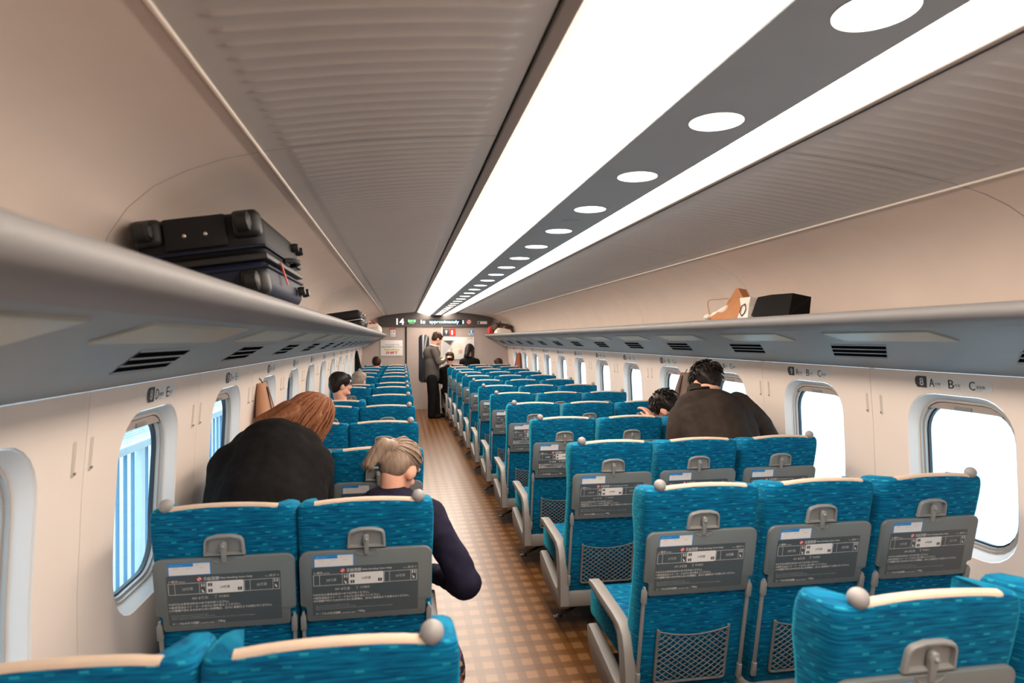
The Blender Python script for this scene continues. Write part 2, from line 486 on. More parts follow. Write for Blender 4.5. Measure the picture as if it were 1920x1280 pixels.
ORD = ['zeroth','first','second','third','fourth','fifth','sixth','seventh','eighth','ninth','tenth','eleventh','twelfth','thirteenth','fourteenth','fifteenth',
       'sixteenth','seventeenth','eighteenth','nineteenth','twentieth','twenty-first','twenty-second','twenty-third','twenty-fourth','twenty-fifth','twenty-sixth','twenty-seventh','twenty-eighth','twenty-ninth','thirtieth']
NUM = {8:'eight',9:'nine',10:'ten',11:'eleven',12:'twelve',13:'thirteen',14:'fourteen',15:'fifteen',16:'sixteen',17:'seventeen',18:'eighteen',19:'nineteen'}

# ------------------------------------------------------------------ the car body
XC = 0.785                    # middle of the car
Y0, Y1 = -2.20, 14.95         # rear and front ends of the saloon
PITCH = 1.04
WY = 2.50                     # middle of the window of the first row
WYS = {-1: 2.58, 1: 2.50}     # the same for each side
def wall_w(h):
    """half width of the car at height h above the eye line"""
    pts = [(-1.66,1.70),(-1.1,1.738),(-0.70,1.738),(-0.40,1.722),(-0.155,1.700),(0.8,1.70)]
    for (a, wa), (b, wb) in zip(pts, pts[1:]):
        if h <= b: return wa + (wb-wa)*(h-a)/(b-a)
    return 1.70

# floor
fl = MB(); fl.box(XC-1.78, XC+1.78, Y0-0.1, Y1+0.1, -0.06, 0.0)
o = fl.build('floor', 'floor', smooth=False); tag(o, kind='structure')

SIDES = (('left', -1), ('right', 1))

# window bays: wall panel with a rounded opening
HW, HH, HZ = 0.285, 0.362, -0.618    # opening half width, half height, centre height above the eye line
NQ, NM = 6, 4
def bay_loops(sg):
    inner = rrect(HW, HH, 0.165, NQ, NM)
    outer = []
    for (x, z) in rrect(PITCH/2-0.0015, 0.5, 0.0008, NQ, NM):
        outer.append((x, -0.155 if z > 0.49 else (-1.65 if z < -0.49 else (-0.155-1.65)/2 + z/0.5*(1.65-0.155)/2)))
    return inner, outer
def wall_pt(sg, y, h, depth=0.0):
    return (XC + sg*(wall_w(h)+depth), y, EYE + h)
for side, sg in SIDES:
    wroot = struct('wall_' + side)
    inner, outer = bay_loops(sg)
    mb = MB()
    edge = [(x*0.988, z*0.990) for x, z in inner]
    mid = [((a[0]+b[0])/2, (a[1]+HZ+b[1])/2) for a, b in zip(inner, outer)]
    back = 0.012
    L = [[wall_pt(sg, x, h, back) for x, h in outer], [wall_pt(sg, x, h) for x, h in outer], [wall_pt(sg, x, h) for x, h in mid],
         [wall_pt(sg, x, z+HZ) for x, z in inner], [wall_pt(sg, x, z+HZ, 0.010) for x, z in edge]]
    mb.loft(L, True, False, False)
    bay = mb.mesh('wall_panel', 30); bay.materials.append(MAT['wall'])
    nb = 0
    for k in range(-4, 12):
        yc = WYS[sg] + PITCH*k
        if yc - 0.5 < Y0-0.05: continue
        link('wall_panel', bay, wroot, (0, yc, 0))
    # plain panels at both ends
    for a, b in ((WYS[sg]+11.5*PITCH, Y1+0.02), (Y0-0.02, WYS[sg]-4.5*PITCH)):
        if b - a < 0.05: continue
        m2 = MB(); m2.loft([[wall_pt(sg, y, h, d) for h in (-1.65,-1.1,-0.7,-0.4,-0.155)] for y, d in ((a,0),(b,0))], False)
        m2.build('wall_panel', 'wall', wroot)
    # backing behind the panel joints so that no daylight leaks through
    m3 = MB()
    for k in range(-4, 13):
        y = WYS[sg] + PITCH*(k-0.5)
        m3.loft([[wall_pt(sg, y+q, h, 0.014) for h in (-1.66,-1.1,-0.7,-0.4,-0.14)] for q in (-0.02, 0.02)], False)
    m3.build('panel_joint', 'seam', wroot)
    # window parts, shared by every window of this side
    def loop(hx, hz, r, d): return [wall_pt(sg, x, z+HZ, d) for x, z in rrect(hx, hz, r, NQ, NM)]
    mb = MB(); mb.loft([loop(HW*0.985, HH*0.988, 0.162, 0.006), loop(0.272, 0.349, 0.158, 0.018), loop(0.262, 0.338, 0.152, 0.034), loop(0.257, 0.332, 0.150, 0.045)], True, False, False)
    me_rec = mb.mesh('recess', 60); me_rec.materials.append(MAT['recess'])
    mb = MB(); mb.loft([loop(0.259, 0.334, 0.150, 0.044), loop(0.247, 0.322, 0.146, 0.042), loop(0.245, 0.320, 0.145, 0.054), loop(0.236, 0.309, 0.138, 0.054), loop(0.234, 0.307, 0.137, 0.068)], True, False, False)
    me_gui = mb.mesh('shade_guide', 30); me_gui.materials.append(MAT['shade_guide'])
    mb = MB(); mb.loft([loop(0.238, 0.311, 0.139, 0.066), loop(0.2275, 0.300, 0.133, 0.066), loop(0.2275, 0.300, 0.133, 0.082)], True, False, False)
    me_gas = mb.mesh('gasket', 30); me_gas.materials.append(MAT['gasket'])
    mb = MB(); mb.loft([[(XC + sg*(wall_w(HZ)+d), x, EYE+HZ+z) for x, z in rrect(0.234, 0.307, 0.137, NQ, NM)] for d in (0.073, 0.077)])
    me_pan = mb.mesh('pane', False); me_pan.materials.append(MAT['glass'])
    # rolled-up blind in its slot under the upper edge
    mb = MB()
    pts = [(x, z) for x, z in rrect(0.244, 0.318, 0.144, NQ, NM) if z > 0.262]
    pts.sort()
    mb.loft([[wall_pt(sg, x, z+HZ, d) for x, z in pts] for d in (0.046, 0.052)] + [[wall_pt(sg, x, 0.286+HZ-0.06*x*x, d) for x, z in pts] for d in (0.052, 0.046)] + [[wall_pt(sg, x, z+HZ, 0.046) for x, z in pts]], False)
    me_bl = mb.mesh('blind', 30); me_bl.materials.append(MAT['shade_cloth'])
    mb = MB(); mb.rbox(-0.045, 0.045, -0.006, 0.006, -0.009, 0.009, 0.003, 2)
    for i, p in enumerate(mb.v): mb.v[i] = wall_pt(sg, p[0], HZ+0.296+p[2], 0.044+p[1]*0.6)
    me_gr = mb.mesh('blind_grip', 30); me_gr.materials.append(MAT['grey_plastic'])
    for k in range(-4, 12):
        yc = WYS[sg] + PITCH*k
        if yc - 0.5 < Y0-0.05: continue
        nb += 1
        w = struct('window_%d' % (nb + (0 if sg < 0 else 20)), (0, yc, 0))
        link('window_recess', me_rec, w); link('shade_guide', me_gui, w); link('gasket', me_gas, w); link('pane', me_pan, w)
        b = link('blind', me_bl, w); link('blind_grip', me_gr, b)

# ------------------------------------------------------------------ ceiling
ceil = struct('ceiling')
def span(prof, sg, y0, y1, ny=1):
    return [[(XC+sg*w, y0+(y1-y0)*i/ny, EYE+h) for w, h in prof] for i in range(ny+1)]
SEG = 2.08
segs = []
y = -2.20
while y < Y1 - 0.01:
    segs.append((y, min(y+SEG, Y1))); y += SEG
# middle strip that carries the downlights
mb = MB()
prof = [(-0.150,0.60),(-0.150,0.566),(-0.146,0.561),(0.146,0.561),(0.150,0.566),(0.150,0.60)]
mb.loft(span(prof, 1, Y0, Y1), False)
mb.build('light_strip', 'strip', ceil)
RIB = 0.0575
def rib_h(w):
    pts = [(0.494,0.640),(0.62,0.632),(0.78,0.617),(0.94,0.598),(1.08,0.576),(1.192,0.555)]
    for (a, ha), (b, hb) in zip(pts, pts[1:]):
        if w <= b: return ha + (hb-ha)*(w-a)/(b-a)
    return 0.555
ribcols = [0.494, 0.53, 0.552, 0.560, 0.572, 0.65, 0.74, 0.83, 0.92, 1.00, 1.06, 1.104, 1.116, 1.124, 1.145, 1.192]
def rib_mesh(sg, length):
    mb = MB(); n = int(length/RIB); rows = [(0, 0)]
    off = (length - n*RIB)/2
    for i in range(n):
        b = off + i*RIB
        for t, d in ((0.0, 0), (0.30, 0.0), (0.42, 0.7), (0.5, 1.0), (0.58, 0.7), (0.70, 0.0)): rows.append((b+t*RIB+0.0005, d))
    rows.append((length, 0)); L = []
    for yy, d in rows:
        r = []
        for w in ribcols:
            e = 0.0
            if 0.555 < w < 1.12: e = 1.0
            if w in (0.560, 1.116): e = 0.85
            r.append((XC+sg*w, yy, EYE+rib_h(w) - 0.0052*d*e))
        L.append(r)
    mb.loft(L, False); me = mb.mesh('ribbed_panel', 'all'); me.materials.append(MAT['ceil']); return me
cove = [(1.200,0.553),(1.30,0.528),(1.40,0.490),(1.49,0.440),(1.56,0.375),(1.61,0.295),(1.64,0.20),(1.650,0.05)]
for side, sg in SIDES:
    full = rib_mesh(sg, SEG-0.003)
    for a, b in segs:
        me = full if b-a > SEG-0.01 else rib_mesh(sg, b-a-0.003)
        link('ribbed_panel', me, ceil, (0, a+0.0015, 0))
        mb = MB(); mb.loft(span(cove, sg, a+0.0015, b-0.0015), False); mb.build('cove_panel', 'cove', ceil)
    mb = MB(); mb.loft([[(XC+sg*(1.196+0.006*math.cos(t)), yy, EYE+0.553+0.006*math.sin(t)) for t in [2*math.pi*i/8 for i in range(8)]] for yy in (Y0, Y1)]); mb.build('bead_trim', 'bead', ceil)
    mb = MB(); mb.loft(span([(0.450,0.650),(0.450,0.633),(0.453,0.631),(0.480,0.638),(0.482,0.641),(0.482,0.665)], sg, Y0, Y1), False); mb.build('edge_trim', 'trim_grey', ceil)
    mb = MB(); mb.loft(span([(0.478,0.660),(0.500,0.660)], sg, Y0, Y1), False); mb.build('slot', 'dark_gap', ceil)
    mb = MB(); mb.loft(span([(0.50,0.662),(1.20,0.575),(1.42,0.51),(1.60,0.38),(1.67,0.20),(1.672,0.0)], sg, Y0, Y1), False); mb.build('backing', 'seam', ceil)
mb = MB(); mb.loft(span([(-0.50,0.70),(0.50,0.70)], 1, Y0, Y1), False); mb.build('backing', 'seam', ceil)

# glowing diffusers either side of the strip
nmid = ['two-seat', 'three-seat']
for si, (side, sg) in enumerate(SIDES):
    for i, (a, b) in enumerate(segs):
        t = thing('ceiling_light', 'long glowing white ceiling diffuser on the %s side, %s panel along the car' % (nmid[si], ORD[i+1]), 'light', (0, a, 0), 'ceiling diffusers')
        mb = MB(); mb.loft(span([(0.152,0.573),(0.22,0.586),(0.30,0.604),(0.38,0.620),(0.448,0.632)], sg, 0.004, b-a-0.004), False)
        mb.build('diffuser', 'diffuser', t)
        mb = MB(); mb.loft(span([(0.150,0.580),(0.22,0.594),(0.30,0.612),(0.38,0.628),(0.450,0.642)], sg, -0.004, 0.004), False)
        mb.build('joint_strip', 'bead', t)
# round downlights
mb = MB(); mb.lathe([(0.067,0.004),(0.067,-0.0005),(0.064,-0.001)], n=32); me_lens = mb.mesh('lens', 30); me_lens.materials.append(MAT['downlight'])
mb = MB(); ringv = [(0.067,0.003),(0.0675,-0.0012),(0.070,-0.0012),(0.071,0.003)]
mb.loft([[(r*math.cos(2*math.pi*j/32), r*math.sin(2*math.pi*j/32), z) for j in range(32)] for r, z in ringv], True, False, False)
me_rim = mb.mesh('rim', 30); me_rim.materials.append(MAT['strip'])
for i in range(26):
    y = 0.956 + 0.5545*i
    if y > Y1-0.15: break
    t = thing('ceiling_downlight', 'round white downlight in the grey ceiling strip, %s from the camera' % ORD[i+1], 'light', (XC+0.012, y, EYE+0.5602), 'round downlights')
    link('lens', me_lens, t); link('rim', me_rim, t)
# small grey speaker plate in the strip
mb = MB(); mb.lathe([(0.045,0.004),(0.045,-0.002),(0.040,-0.004),(0.012,-0.004)], n=24)
o = mb.build('ceiling_sensor', 'strip'); o.location = (XC, 2.90, EYE+0.5605); tag(o, 'small flat grey disc between downlights in the ceiling strip', 'sensor')

# ------------------------------------------------------------------ luggage shelves
LIP = [(1.640,0.055),(1.40,0.092),(1.20,0.122),(1.178,0.126),(1.158,0.124),(1.142,0.114),(1.136,0.100),(1.140,0.085),(1.156,0.071),(1.190,0.058),(1.250,0.046)]
UND = [(1.252,0.046),(1.262,0.040),(1.34,0.008),(1.45,-0.045),(1.56,-0.098),(1.66,-0.138),(1.700,-0.154)]
for si, (side, sg) in enumerate(SIDES):
    t = thing('luggage_shelf', 'grey overhead luggage shelf with rounded nose above the %s side' % nmid[si], 'shelf', (XC+sg*1.2, 0, 0))
    ox = -(XC+sg*1.2)
    def spn(prof, a, b): return [[(p[0]+ox, p[1], p[2]) for p in l] for l in span(prof, sg, a, b)]
    mb = MB(); mb.loft(spn(LIP + [(1.252,0.060),(1.640,0.02)], Y0, Y1-0.02)); mb.build('shelf_board', 'shelf', t, 40)
    mb = MB(); mb.loft(spn(UND, Y0, Y1-0.02), False); mb.build('underside', 'under', t, 40)
    # frosted cover plates under the shelf, one per row
    for k in range(-3, 12):
        yc = (2.78 if sg < 0 else 2.50) + PITCH*k - (0.0 if sg < 0 else 0.0)
        if yc + 0.5 > Y1 or yc - 0.5 < Y0: continue
        mb = MB(); hl = 0.40 if sg < 0 else 0.33
        def up(w, e): # point on the underside
            for (a, ha), (b, hb) in zip(UND, UND[1:]):
                if w <= b: return (XC+sg*w+ox, EYE+ha+(hb-ha)*(w-a)/(b-a)-e)
        out = []
        for e, ins in ((0.0, 0.0), (0.005, 0.0), (0.006, 0.003)):
            l = []
            for (yy, w) in ((-hl+0.02+ins, 1.275+ins), (hl-ins, 1.275+ins), (hl-0.06-ins, 1.365-ins), (-hl-0.04+ins, 1.365-ins)):
                x, z = up(w, e); l.append((x, yc+yy, z))
            out.append(l)
        mb.loft(out); mb.build('cover_plate', 'frost', t, False)
    # louvred air vents
    for k in range(-3, 12):
        yc = (2.96 if sg < 0 else 2.82) + PITCH*k
        if yc + 0.3 > Y1 or yc - 0.3 < Y0 or yc < 0.3: continue
        n = round((yc-0.8)/PITCH)
        v = thing('air_vent', 'black louvred air vent under the %s shelf, %s along the row' % (nmid[si], ORD[n+1]), 'vent', (XC+sg*1.47, yc, EYE-0.06), 'air vents under the shelves')
        ov = (-(XC+sg*1.47), 0, -(EYE-0.06))
        def upv(w, e):
            for (a, ha), (b, hb) in zip(UND, UND[1:]):
                if w <= b: return (sg*(w-1.47), 0.06+ha+(hb-ha)*(w-a)/(b-a)-e)
        def strip(w0, w1, e0, e1, skew, hl, bow=0.012):
            L = []
            for i in range(7):
                s = -1+i/3; c = []
                for w, e in ((w0, e0), (w1, e1)):
                    x, z = upv(w - bow*s*s*0.0 , e); c.append((x, s*hl + skew*(w-1.47), z))
                L.append(c)
            return L
        sk = 1.1
        mb = MB(); mb.loft(strip(1.410, 1.548, 0.002, 0.002, sk, 0.19), False); mb.build('vent_mouth', 'dark_gap', v, False)
        for q in range(4):
            w0 = 1.410 + q*0.0415
            mb = MB(); L0 = strip(w0, w0+0.007, 0.003, 0.0035, sk, 0.195); L1 = strip(w0, w0+0.007, 0.001, 0.001, sk, 0.195)
            mb.loft([[a[0], a[1], b[1], b[0]] for a, b in zip(L0, L1)]); mb.build('louvre', 'under', v, False)

# ------------------------------------------------------------------ row signs and coat hooks on the walls
for si, (side, sg) in enumerate(SIDES):
    for k in range(-1, 12):
        row = 8 + k
        if row < 8: continue
        yc = WYS[sg] + PITCH*k + (0.05 if sg < 0 else 0.01)
        h0 = -0.205
        def place(off):
            def f(x, z): return (sg*(wall_w(h0+z)-off) , (x if sg < 0 else -x), z)
            return f
        t = thing('row_sign', 'grey wall sign reading %s above a window, %s side' % (NUM[row], nmid[si]), 'sign', (XC, yc, EYE+h0), 'row number signs')
        L = 0.30 if sg < 0 else 0.42
        mb = MB(); out = rrect(L/2, 0.030, 0.028, 5)
        mb.loft([[place(e)(x, z) for x, z in out] for e in (0.0, 0.0015)]); mb.build('plate', 'recess', t, False)
        P = place(0.0022); bx = -L/2
        mb = MB(); mb.use('print_char')
        flat(mb, [(bx+0.018,-0.028),(bx+0.075,-0.028),(bx+0.075,0.028),(bx+0.022,0.028),(bx+0.010,0.022),(bx+0.004,0.008),(bx+0.006,-0.012)], P)
        mb.use('print_white'); wd = 0.022 if row < 10 else 0.036
        put_text(mb, str(row), bx+0.044-wd/2, bx+0.044+wd/2, 0, 0.038, place(0.0030), bold=0.002)
        mb.build('row_number', None, t, False, fix=False)
        items = [('D','通路側','Aisle'),('E','窓側','Window')] if sg < 0 else [('A','窓側','Window'),('B','中央','Center'),('C','通路側','Aisle')]
        x = bx+0.088
        for letter, jp, en in items:
            mb = MB(); mb.use('print_char')
            put_text(mb, letter, x, x+0.030, -0.002, 0.040, P, bold=0.0015)
            put_text(mb, jp, x+0.034, x+0.034+0.015*len(jp), -0.006, 0.015, P)
            mb.use('print_grey'); put_text(mb, en, x+0.034, x+0.066, -0.020, 0.007, P)
            mb.build('seat_letter', None, t, False, fix=False)
            x += 0.108
    # slim coat hooks, two on every pillar
    mb = MB(); poly = rrect(0.007, 0.052, 0.006, 3)
    L = []
    for e, q in ((0.0, 0.0), (0.0035, 0.0), (0.005, 0.0018)):
        L.append([(-sg*e, (abs(x)-q)*(1 if x > 0 else -1), z*(1-q*4)) for x, z in poly])
    mb.loft(L)
    mb.v = [(x - sg*0.09*z, y, z) for x, y, z in mb.v]
    me_h = mb.mesh('hook_plate', 30); me_h.materials.append(MAT['hook_plate'])
    mb = MB(); mb.tube([(-sg*0.004,0,-0.040),(-sg*0.009,0,-0.044),(-sg*0.010,0,-0.038)], 0.0028, 6)
    mb.v = [(x - sg*0.09*z, y, z) for x, y, z in mb.v]
    me_k = mb.mesh('peg', 30); me_k.materials.append(MAT['grey_plastic'])
    for k in range(-1, 12):
        for j, dy in enumerate((-0.048, 0.052)):
            y = WYS[sg] + PITCH*(k+0.5) + dy - 0.02
            if y > Y1-0.1: continue
            h = -0.345
            t = thing('coat_hook', 'slim coat hook, %s of two, on the %s pillar of the %s side' % (('nearer','farther')[j], ORD[k+2], nmid[si]), 'hook', (XC+sg*wall_w(h), y, EYE+h), 'coat hooks')
            link('hook_plate', me_h, t); link('peg', me_k, t)

# ------------------------------------------------------------------ end wall with door, header display and posters
ew = struct('wall_front', (XC, Y1, 0))
prof = [(1.76,0.0),(1.76,EYE+0.0),(1.72,EYE+0.30),(1.5,EYE+0.55),(0.6,EYE+0.72),(-0.6,EYE+0.72),(-1.5,EYE+0.55),(-1.72,EYE+0.30),(-1.76,EYE+0.0),(-1.76,0.0)]
mb = MB(); mb.prism([(x, z) for x, z in prof], 'xz', 0.0, 0.06); mb.build('end_panel', 'end_wall', ew, False)
rw = struct('wall_rear', (XC, Y0, 0))
mb = MB(); mb.prism([(x, z) for x, z in prof], 'xz', -0.06, 0.0); mb.build('end_panel', 'end_wall', rw, False)
dr = struct('door_1', (0, Y1, 0))
DX0, DX1, DZ = 0.095, 0.900, 1.945
mb = MB(); mb.box(DX0, DX1, -0.025, -0.004, 0.004, DZ); mb.build('door_leaf', 'door_skin', dr, False)
mb = MB(); mb.box(DX0-0.028, DX0-0.004, -0.035, -0.001, 0.0, DZ); mb.build('door_gap', 'dark_gap', dr, False)
mb = MB(); mb.box(DX1+0.002, DX1+0.022, -0.045, -0.001, 0.0, DZ); mb.build('door_frame', 'recess', dr, False)
mb = MB(); mb.prism([(0.49+x, 1.20+z) for x, z in rrect(0.120, 0.56, 0.09, 6)], 'xz', -0.031, -0.026, 0.002); mb.build('door_window', 'door_glass', dr, 30)
mb = MB(); mb.tube([(0.80,-0.025,0.80),(0.80,-0.06,0.82),(0.80,-0.06,1.05),(0.80,-0.025,1.07)], 0.010, 8); mb.build('door_handle', 'chrome', dr, 40)

# header panel
hd = thing('header_panel', 'dark arched panel with information display above the end door', 'display panel', (0, Y1-0.02, 0))
top = []
for i in range(21):
    w = -1.34 + 2.68*i/20; aw = abs(w)
    h = rib_h(max(aw, 0.494)) if aw < 1.19 else 0.552-(aw-1.19)*0.30
    if aw < 0.494: h = 0.560 + 0.08*min(1, max(0, (aw-0.15)/0.34))
    top.append((XC+w, EYE+h-0.004))
poly = [(XC-1.34, EYE+0.293), (XC+1.34, EYE+0.293)] + top[::-1]
mb = MB(); mb.prism(poly, 'xz', -0.03, 0.015); mb.build('panel', 'header', hd, False)
hp = lambda e: (lambda x, z: (x, -0.031-e, z))
def hx(u): return (u-755.0)*14.80*0.9852/1180.0
zc = EYE+0.405
mb = MB(); put_text(mb, '14', hx(743.5), hx(757), EYE+0.415, 0.145, hp(0.001), bold=0.008); mb.build('car_number', 'led_white', hd, False, fix=False)
mb = MB(); flat(mb, [(p[0]+hx(772), p[1]+EYE+0.415) for p in rrect(0.115, 0.052, 0.02, 3)], hp(0.0008)); mb.build('reserved_sign', 'screen_black', hd, False, fix=False)
mb = MB(); put_text(mb, '指定席', hx(764.5), hx(779.5), EYE+0.432, 0.062, hp(0.002), bold=0.004); put_text(mb, 'Reserved', hx(767), hx(777), EYE+0.383, 0.022, hp(0.002)); mb.build('reserved_lettering', 'led_green', hd, False, fix=False)
mb = MB(); mb.box(hx(784), hx(871), -0.034, -0.029, EYE+0.352, EYE+0.47); mb.build('display_screen', 'screen_black', hd, False)
mb = MB(); put_text(mb, 'is', hx(788.5), hx(797), EYE+0.412, 0.085, hp(0.005), bold=0.006)
put_text(mb, 'approximately', hx(805), hx(861), EYE+0.404, 0.100, hp(0.005), bold=0.003); put_text(mb, '1', hx(868), hx(870), EYE+0.409, 0.08, hp(0.005), bold=0.004)
mb.build('display_lettering', 'led_cyan', hd, False, fix=False)
mb = MB(); mb.use('print_white'); flat(mb, disc(hx(880.5), EYE+0.415, 0.056), hp(0.0008)); mb.use('print_red'); ring(mb, hx(880.5), EYE+0.415, 0.042, 0.058, hp(0.0018))
c = hx(880.5); z = EYE+0.415
flat(mb, [(c-0.036,z+0.026),(c-0.026,z+0.036),(c+0.036,z-0.026),(c+0.026,z-0.036)], hp(0.0022)); mb.use('print_char'); flat(mb, rect(c-0.025,c+0.03,z-0.008,z+0.006), hp(0.0015))
mb.build('no_smoking_mark', None, hd, False, fix=False)
mb = MB(); mb.use('print_white'); flat(mb, rect(hx(897), hx(915.5), EYE+0.365, EYE+0.43), hp(0.0008)); mb.use('print_char'); flat(mb, rect(hx(898), hx(902), EYE+0.372, EYE+0.422), hp(0.0016)); flat(mb, rect(hx(890.5), hx(895), EYE+0.372, EYE+0.42), hp(0.0016))
mb.build('door_sticker', None, hd, False, fix=False)

def board(name, label, cat, u0, u1, v0, v1, d=14.80, fr='print_white'):
    x0, x1 = hx(u0), hx(u1); z1, z0 = EYE+(636-v0)*d/1180, EYE+(636-v1)*d/1180
    t = thing(name, label, cat, ((x0+x1)/2, Y1, (z0+z1)/2))
    mb = MB(); mb.rbox(x0-(x0+x1)/2, x1-(x0+x1)/2, -0.014, -0.001, z0-(z0+z1)/2, z1-(z0+z1)/2, 0.004, 2)
    mb.build('board', fr, t, 30)
    return t, (x1-x0), (z1-z0), (lambda e: (lambda x, z: (x, -0.0145-e, z)))
# white advertisement board
t, W, H, P = board('advertisement_board', 'white advertising board with red lettering beside the end door', 'poster', 713.5, 755.5, 637, 667)
mb = MB(); frame_line(mb, -W/2, W/2, -H/2, H/2, 0.007, P(0.001)); mb.build('frame', 'trim_grey', t, False, fix=False)
mb = MB(); mb.use('print_char'); put_text(mb, 'システムが古くても', -W*0.31, W*0.33, H*0.20, 0.030, P(0.002), bold=0.002)
put_text(mb, 'あなたの仕事をなくしていい', -W*0.45, W*0.45, H*0.07, 0.036, P(0.002), bold=0.002)
mb.use('print_yellow'); flat(mb, rect(-W*0.34, W*0.36, -H*0.155, -H*0.115), P(0.001))
mb.use('print_char'); put_text(mb, '今ある力をITの現場で活かそう', -W*0.34, W*0.36, -H*0.085, 0.024, P(0.002))
mb.use('print_red'); put_text(mb, 'SHIFT', -W*0.27, W*0.24, -H*0.29, 0.062, P(0.002), shear=0.25, bold=0.008)
mb.build('lettering', None, t, False, fix=False)
# picture poster (plain figures of the same colours)
t, W, H, P = board('picture_poster', 'wide framed picture poster beside the end door', 'poster', 830, 891.5, 631, 674)
mb = MB(); frame_line(mb, -W/2, W/2, -H/2, H/2, 0.008, P(0.001)); mb.build('frame', 'trim_grey', t, False, fix=False)
mb = MB(); mb.use('print_grey'); flat(mb, [(-W*0.48,H*0.34),(-W*0.10,H*0.34),(-W*0.24,H*0.05),(-W*0.48,-H*0.36)], P(0.001))
mb.use('header'); flat(mb, [(-W*0.48,H*0.34),(-W*0.16,H*0.34),(-W*0.26,H*0.12)], P(0.0016))
mb.use('paper_white'); flat(mb, disc(-W*0.04, H*0.0, H*0.26), P(0.0022))
mb.use('cover'); flat(mb, disc(W*0.06, -H*0.16, H*0.10), P(0.003)); flat(mb, rect(-W*0.26,-W*0.20,-H*0.34,0), P(0.0022))
mb.use('print_red'); flat(mb, rect(W*0.20,W*0.26,-H*0.22,H*0.02), P(0.0022)); mb.use('print_grey'); flat(mb, rect(W*0.30,W*0.40,H*0.02,H*0.2), P(0.0022))
mb.use('print_char'); put_text(mb, 'N700S', W*0.28, W*0.44, H*0.42, 0.018, P(0.002))
mb.build('picture', None, t, False, fix=False)
# small signs
t, W, H, P = board('extinguisher_sign', 'grey and red arrow and fire extinguisher sign above the poster', 'sign', 831, 855, 616, 629, fr='print_char')
mb = MB(); mb.use('plastic_red'); flat(mb, rect(0.0, W/2, -H/2, H/2), P(0.001)); mb.use('print_white')
flat(mb, [(-W*0.27,-H*0.3),(-W*0.21,-H*0.3),(-W*0.21,H*0.05),(-W*0.27,H*0.05)], P(0.002)); flat(mb, [(-W*0.36,H*0.0),(-W*0.12,H*0.0),(-W*0.24,H*0.36)], P(0.002))
flat(mb, [(W*0.22+p[0], -H*0.05+p[1]) for p in rrect(0.022, 0.055, 0.015, 3)], P(0.002)); mb.build('symbols', None, t, False, fix=False)
t, W, H, P = board('restroom_sign', 'small blue and white square sign near the luggage shelf end', 'sign', 880.5, 890, 617, 628, fr='print_white')
mb = MB(); mb.use('print_blue'); flat(mb, rect(-W*0.46,W*0.46,-H*0.1,H*0.46), P(0.001)); flat(mb, [(-W*0.4,-H*0.1),(W*0.4,-H*0.1),(W*0.15,-H*0.42),(-W*0.15,-H*0.42)], P(0.001))
mb.use('print_white'); flat(mb, [(-W*0.25,H*0.36),(W*0.25,H*0.36),(0.015,0.0),(0.015,-H*0.3),(-0.015,-H*0.3),(-0.015,0.0)], P(0.002)); mb.build('symbol', None, t, False, fix=False)
t, W, H, P = board('notice_sheet', 'white notice with red heading under the dark header panel', 'notice', 731.5, 741.5, 615.5, 631, fr='print_white')
mb = MB(); mb.use('print_red'); flat(mb, rect(-W/2, W/2, H*0.32, H/2), P(0.001)); mb.use('print_char'); flat(mb, rect(W*0.12,W*0.32,H*0.0,H*0.16), P(0.001)); mb.use('print_grey'); flat(mb, rect(-W*0.35,-W*0.05,H*0.02,H*0.12), P(0.001)); flat(mb, rect(-W*0.38,W*0.38,-H*0.35,-H*0.25), P(0.001))
mb.build('print', None, t, False, fix=False)

# ------------------------------------------------------------------ seats
BW = 0.455      # width of one backrest
ZP = 0.245      # height of the backrest hinge
BH = 0.872      # backrest length
def backrest_mesh():
    hw = BW/2; mb = MB()
    def loop(z, ins, wing, yf):
        h = hw - ins
        half = [(0, ins*0.8), (0.10, ins*0.8), (0.17, ins*0.8), (h-0.022, ins*0.8), (h-0.008, 0.005+ins*0.8), (h, 0.020+ins*0.6), (h, 0.055), (h, yf-0.03), (h-0.004, yf-0.012-ins*0.3), (h-0.016, yf-ins*0.5),
                (h-0.034, yf-0.006-ins*0.5), (h-0.062, yf-wing-ins*0.5), (0.10, yf-wing-ins*0.5), (0, yf-wing-ins*0.5)]
        pts = half + [(-x, y) for x, y in half[::-1]][1:-1]
        k = min(1, max(0, (z-0.70)/0.16))
        return [(x, y, z - 0.018*(x/hw)**2*min(1, max(0, (z-0.6)/0.25)) - 0.34*k*max(0, y-0.03)) for x, y in pts]
    lv = [(-0.03,0.03,0.0,0.09),(-0.02,0.012,0.0,0.10),(0.0,0.0,0.0,0.11),(0.20,0.0,0.012,0.13),(0.42,0.0,0.012,0.115),(0.56,0.0,0.015,0.115),(0.64,0.0,0.035,0.135),(0.72,-0.003,0.058,0.155),(0.80,-0.004,0.084,0.158),(0.840,-0.003,0.104,0.157),(0.860,0.000,0.118,0.156),(0.869,0.004,0.124,0.154),(BH,0.010,0.124,0.147)]
    mb.loft([loop(*l) for l in lv])
    b = mb.mesh('backrest', 50); b.materials.append(MAT['fabric']); return b
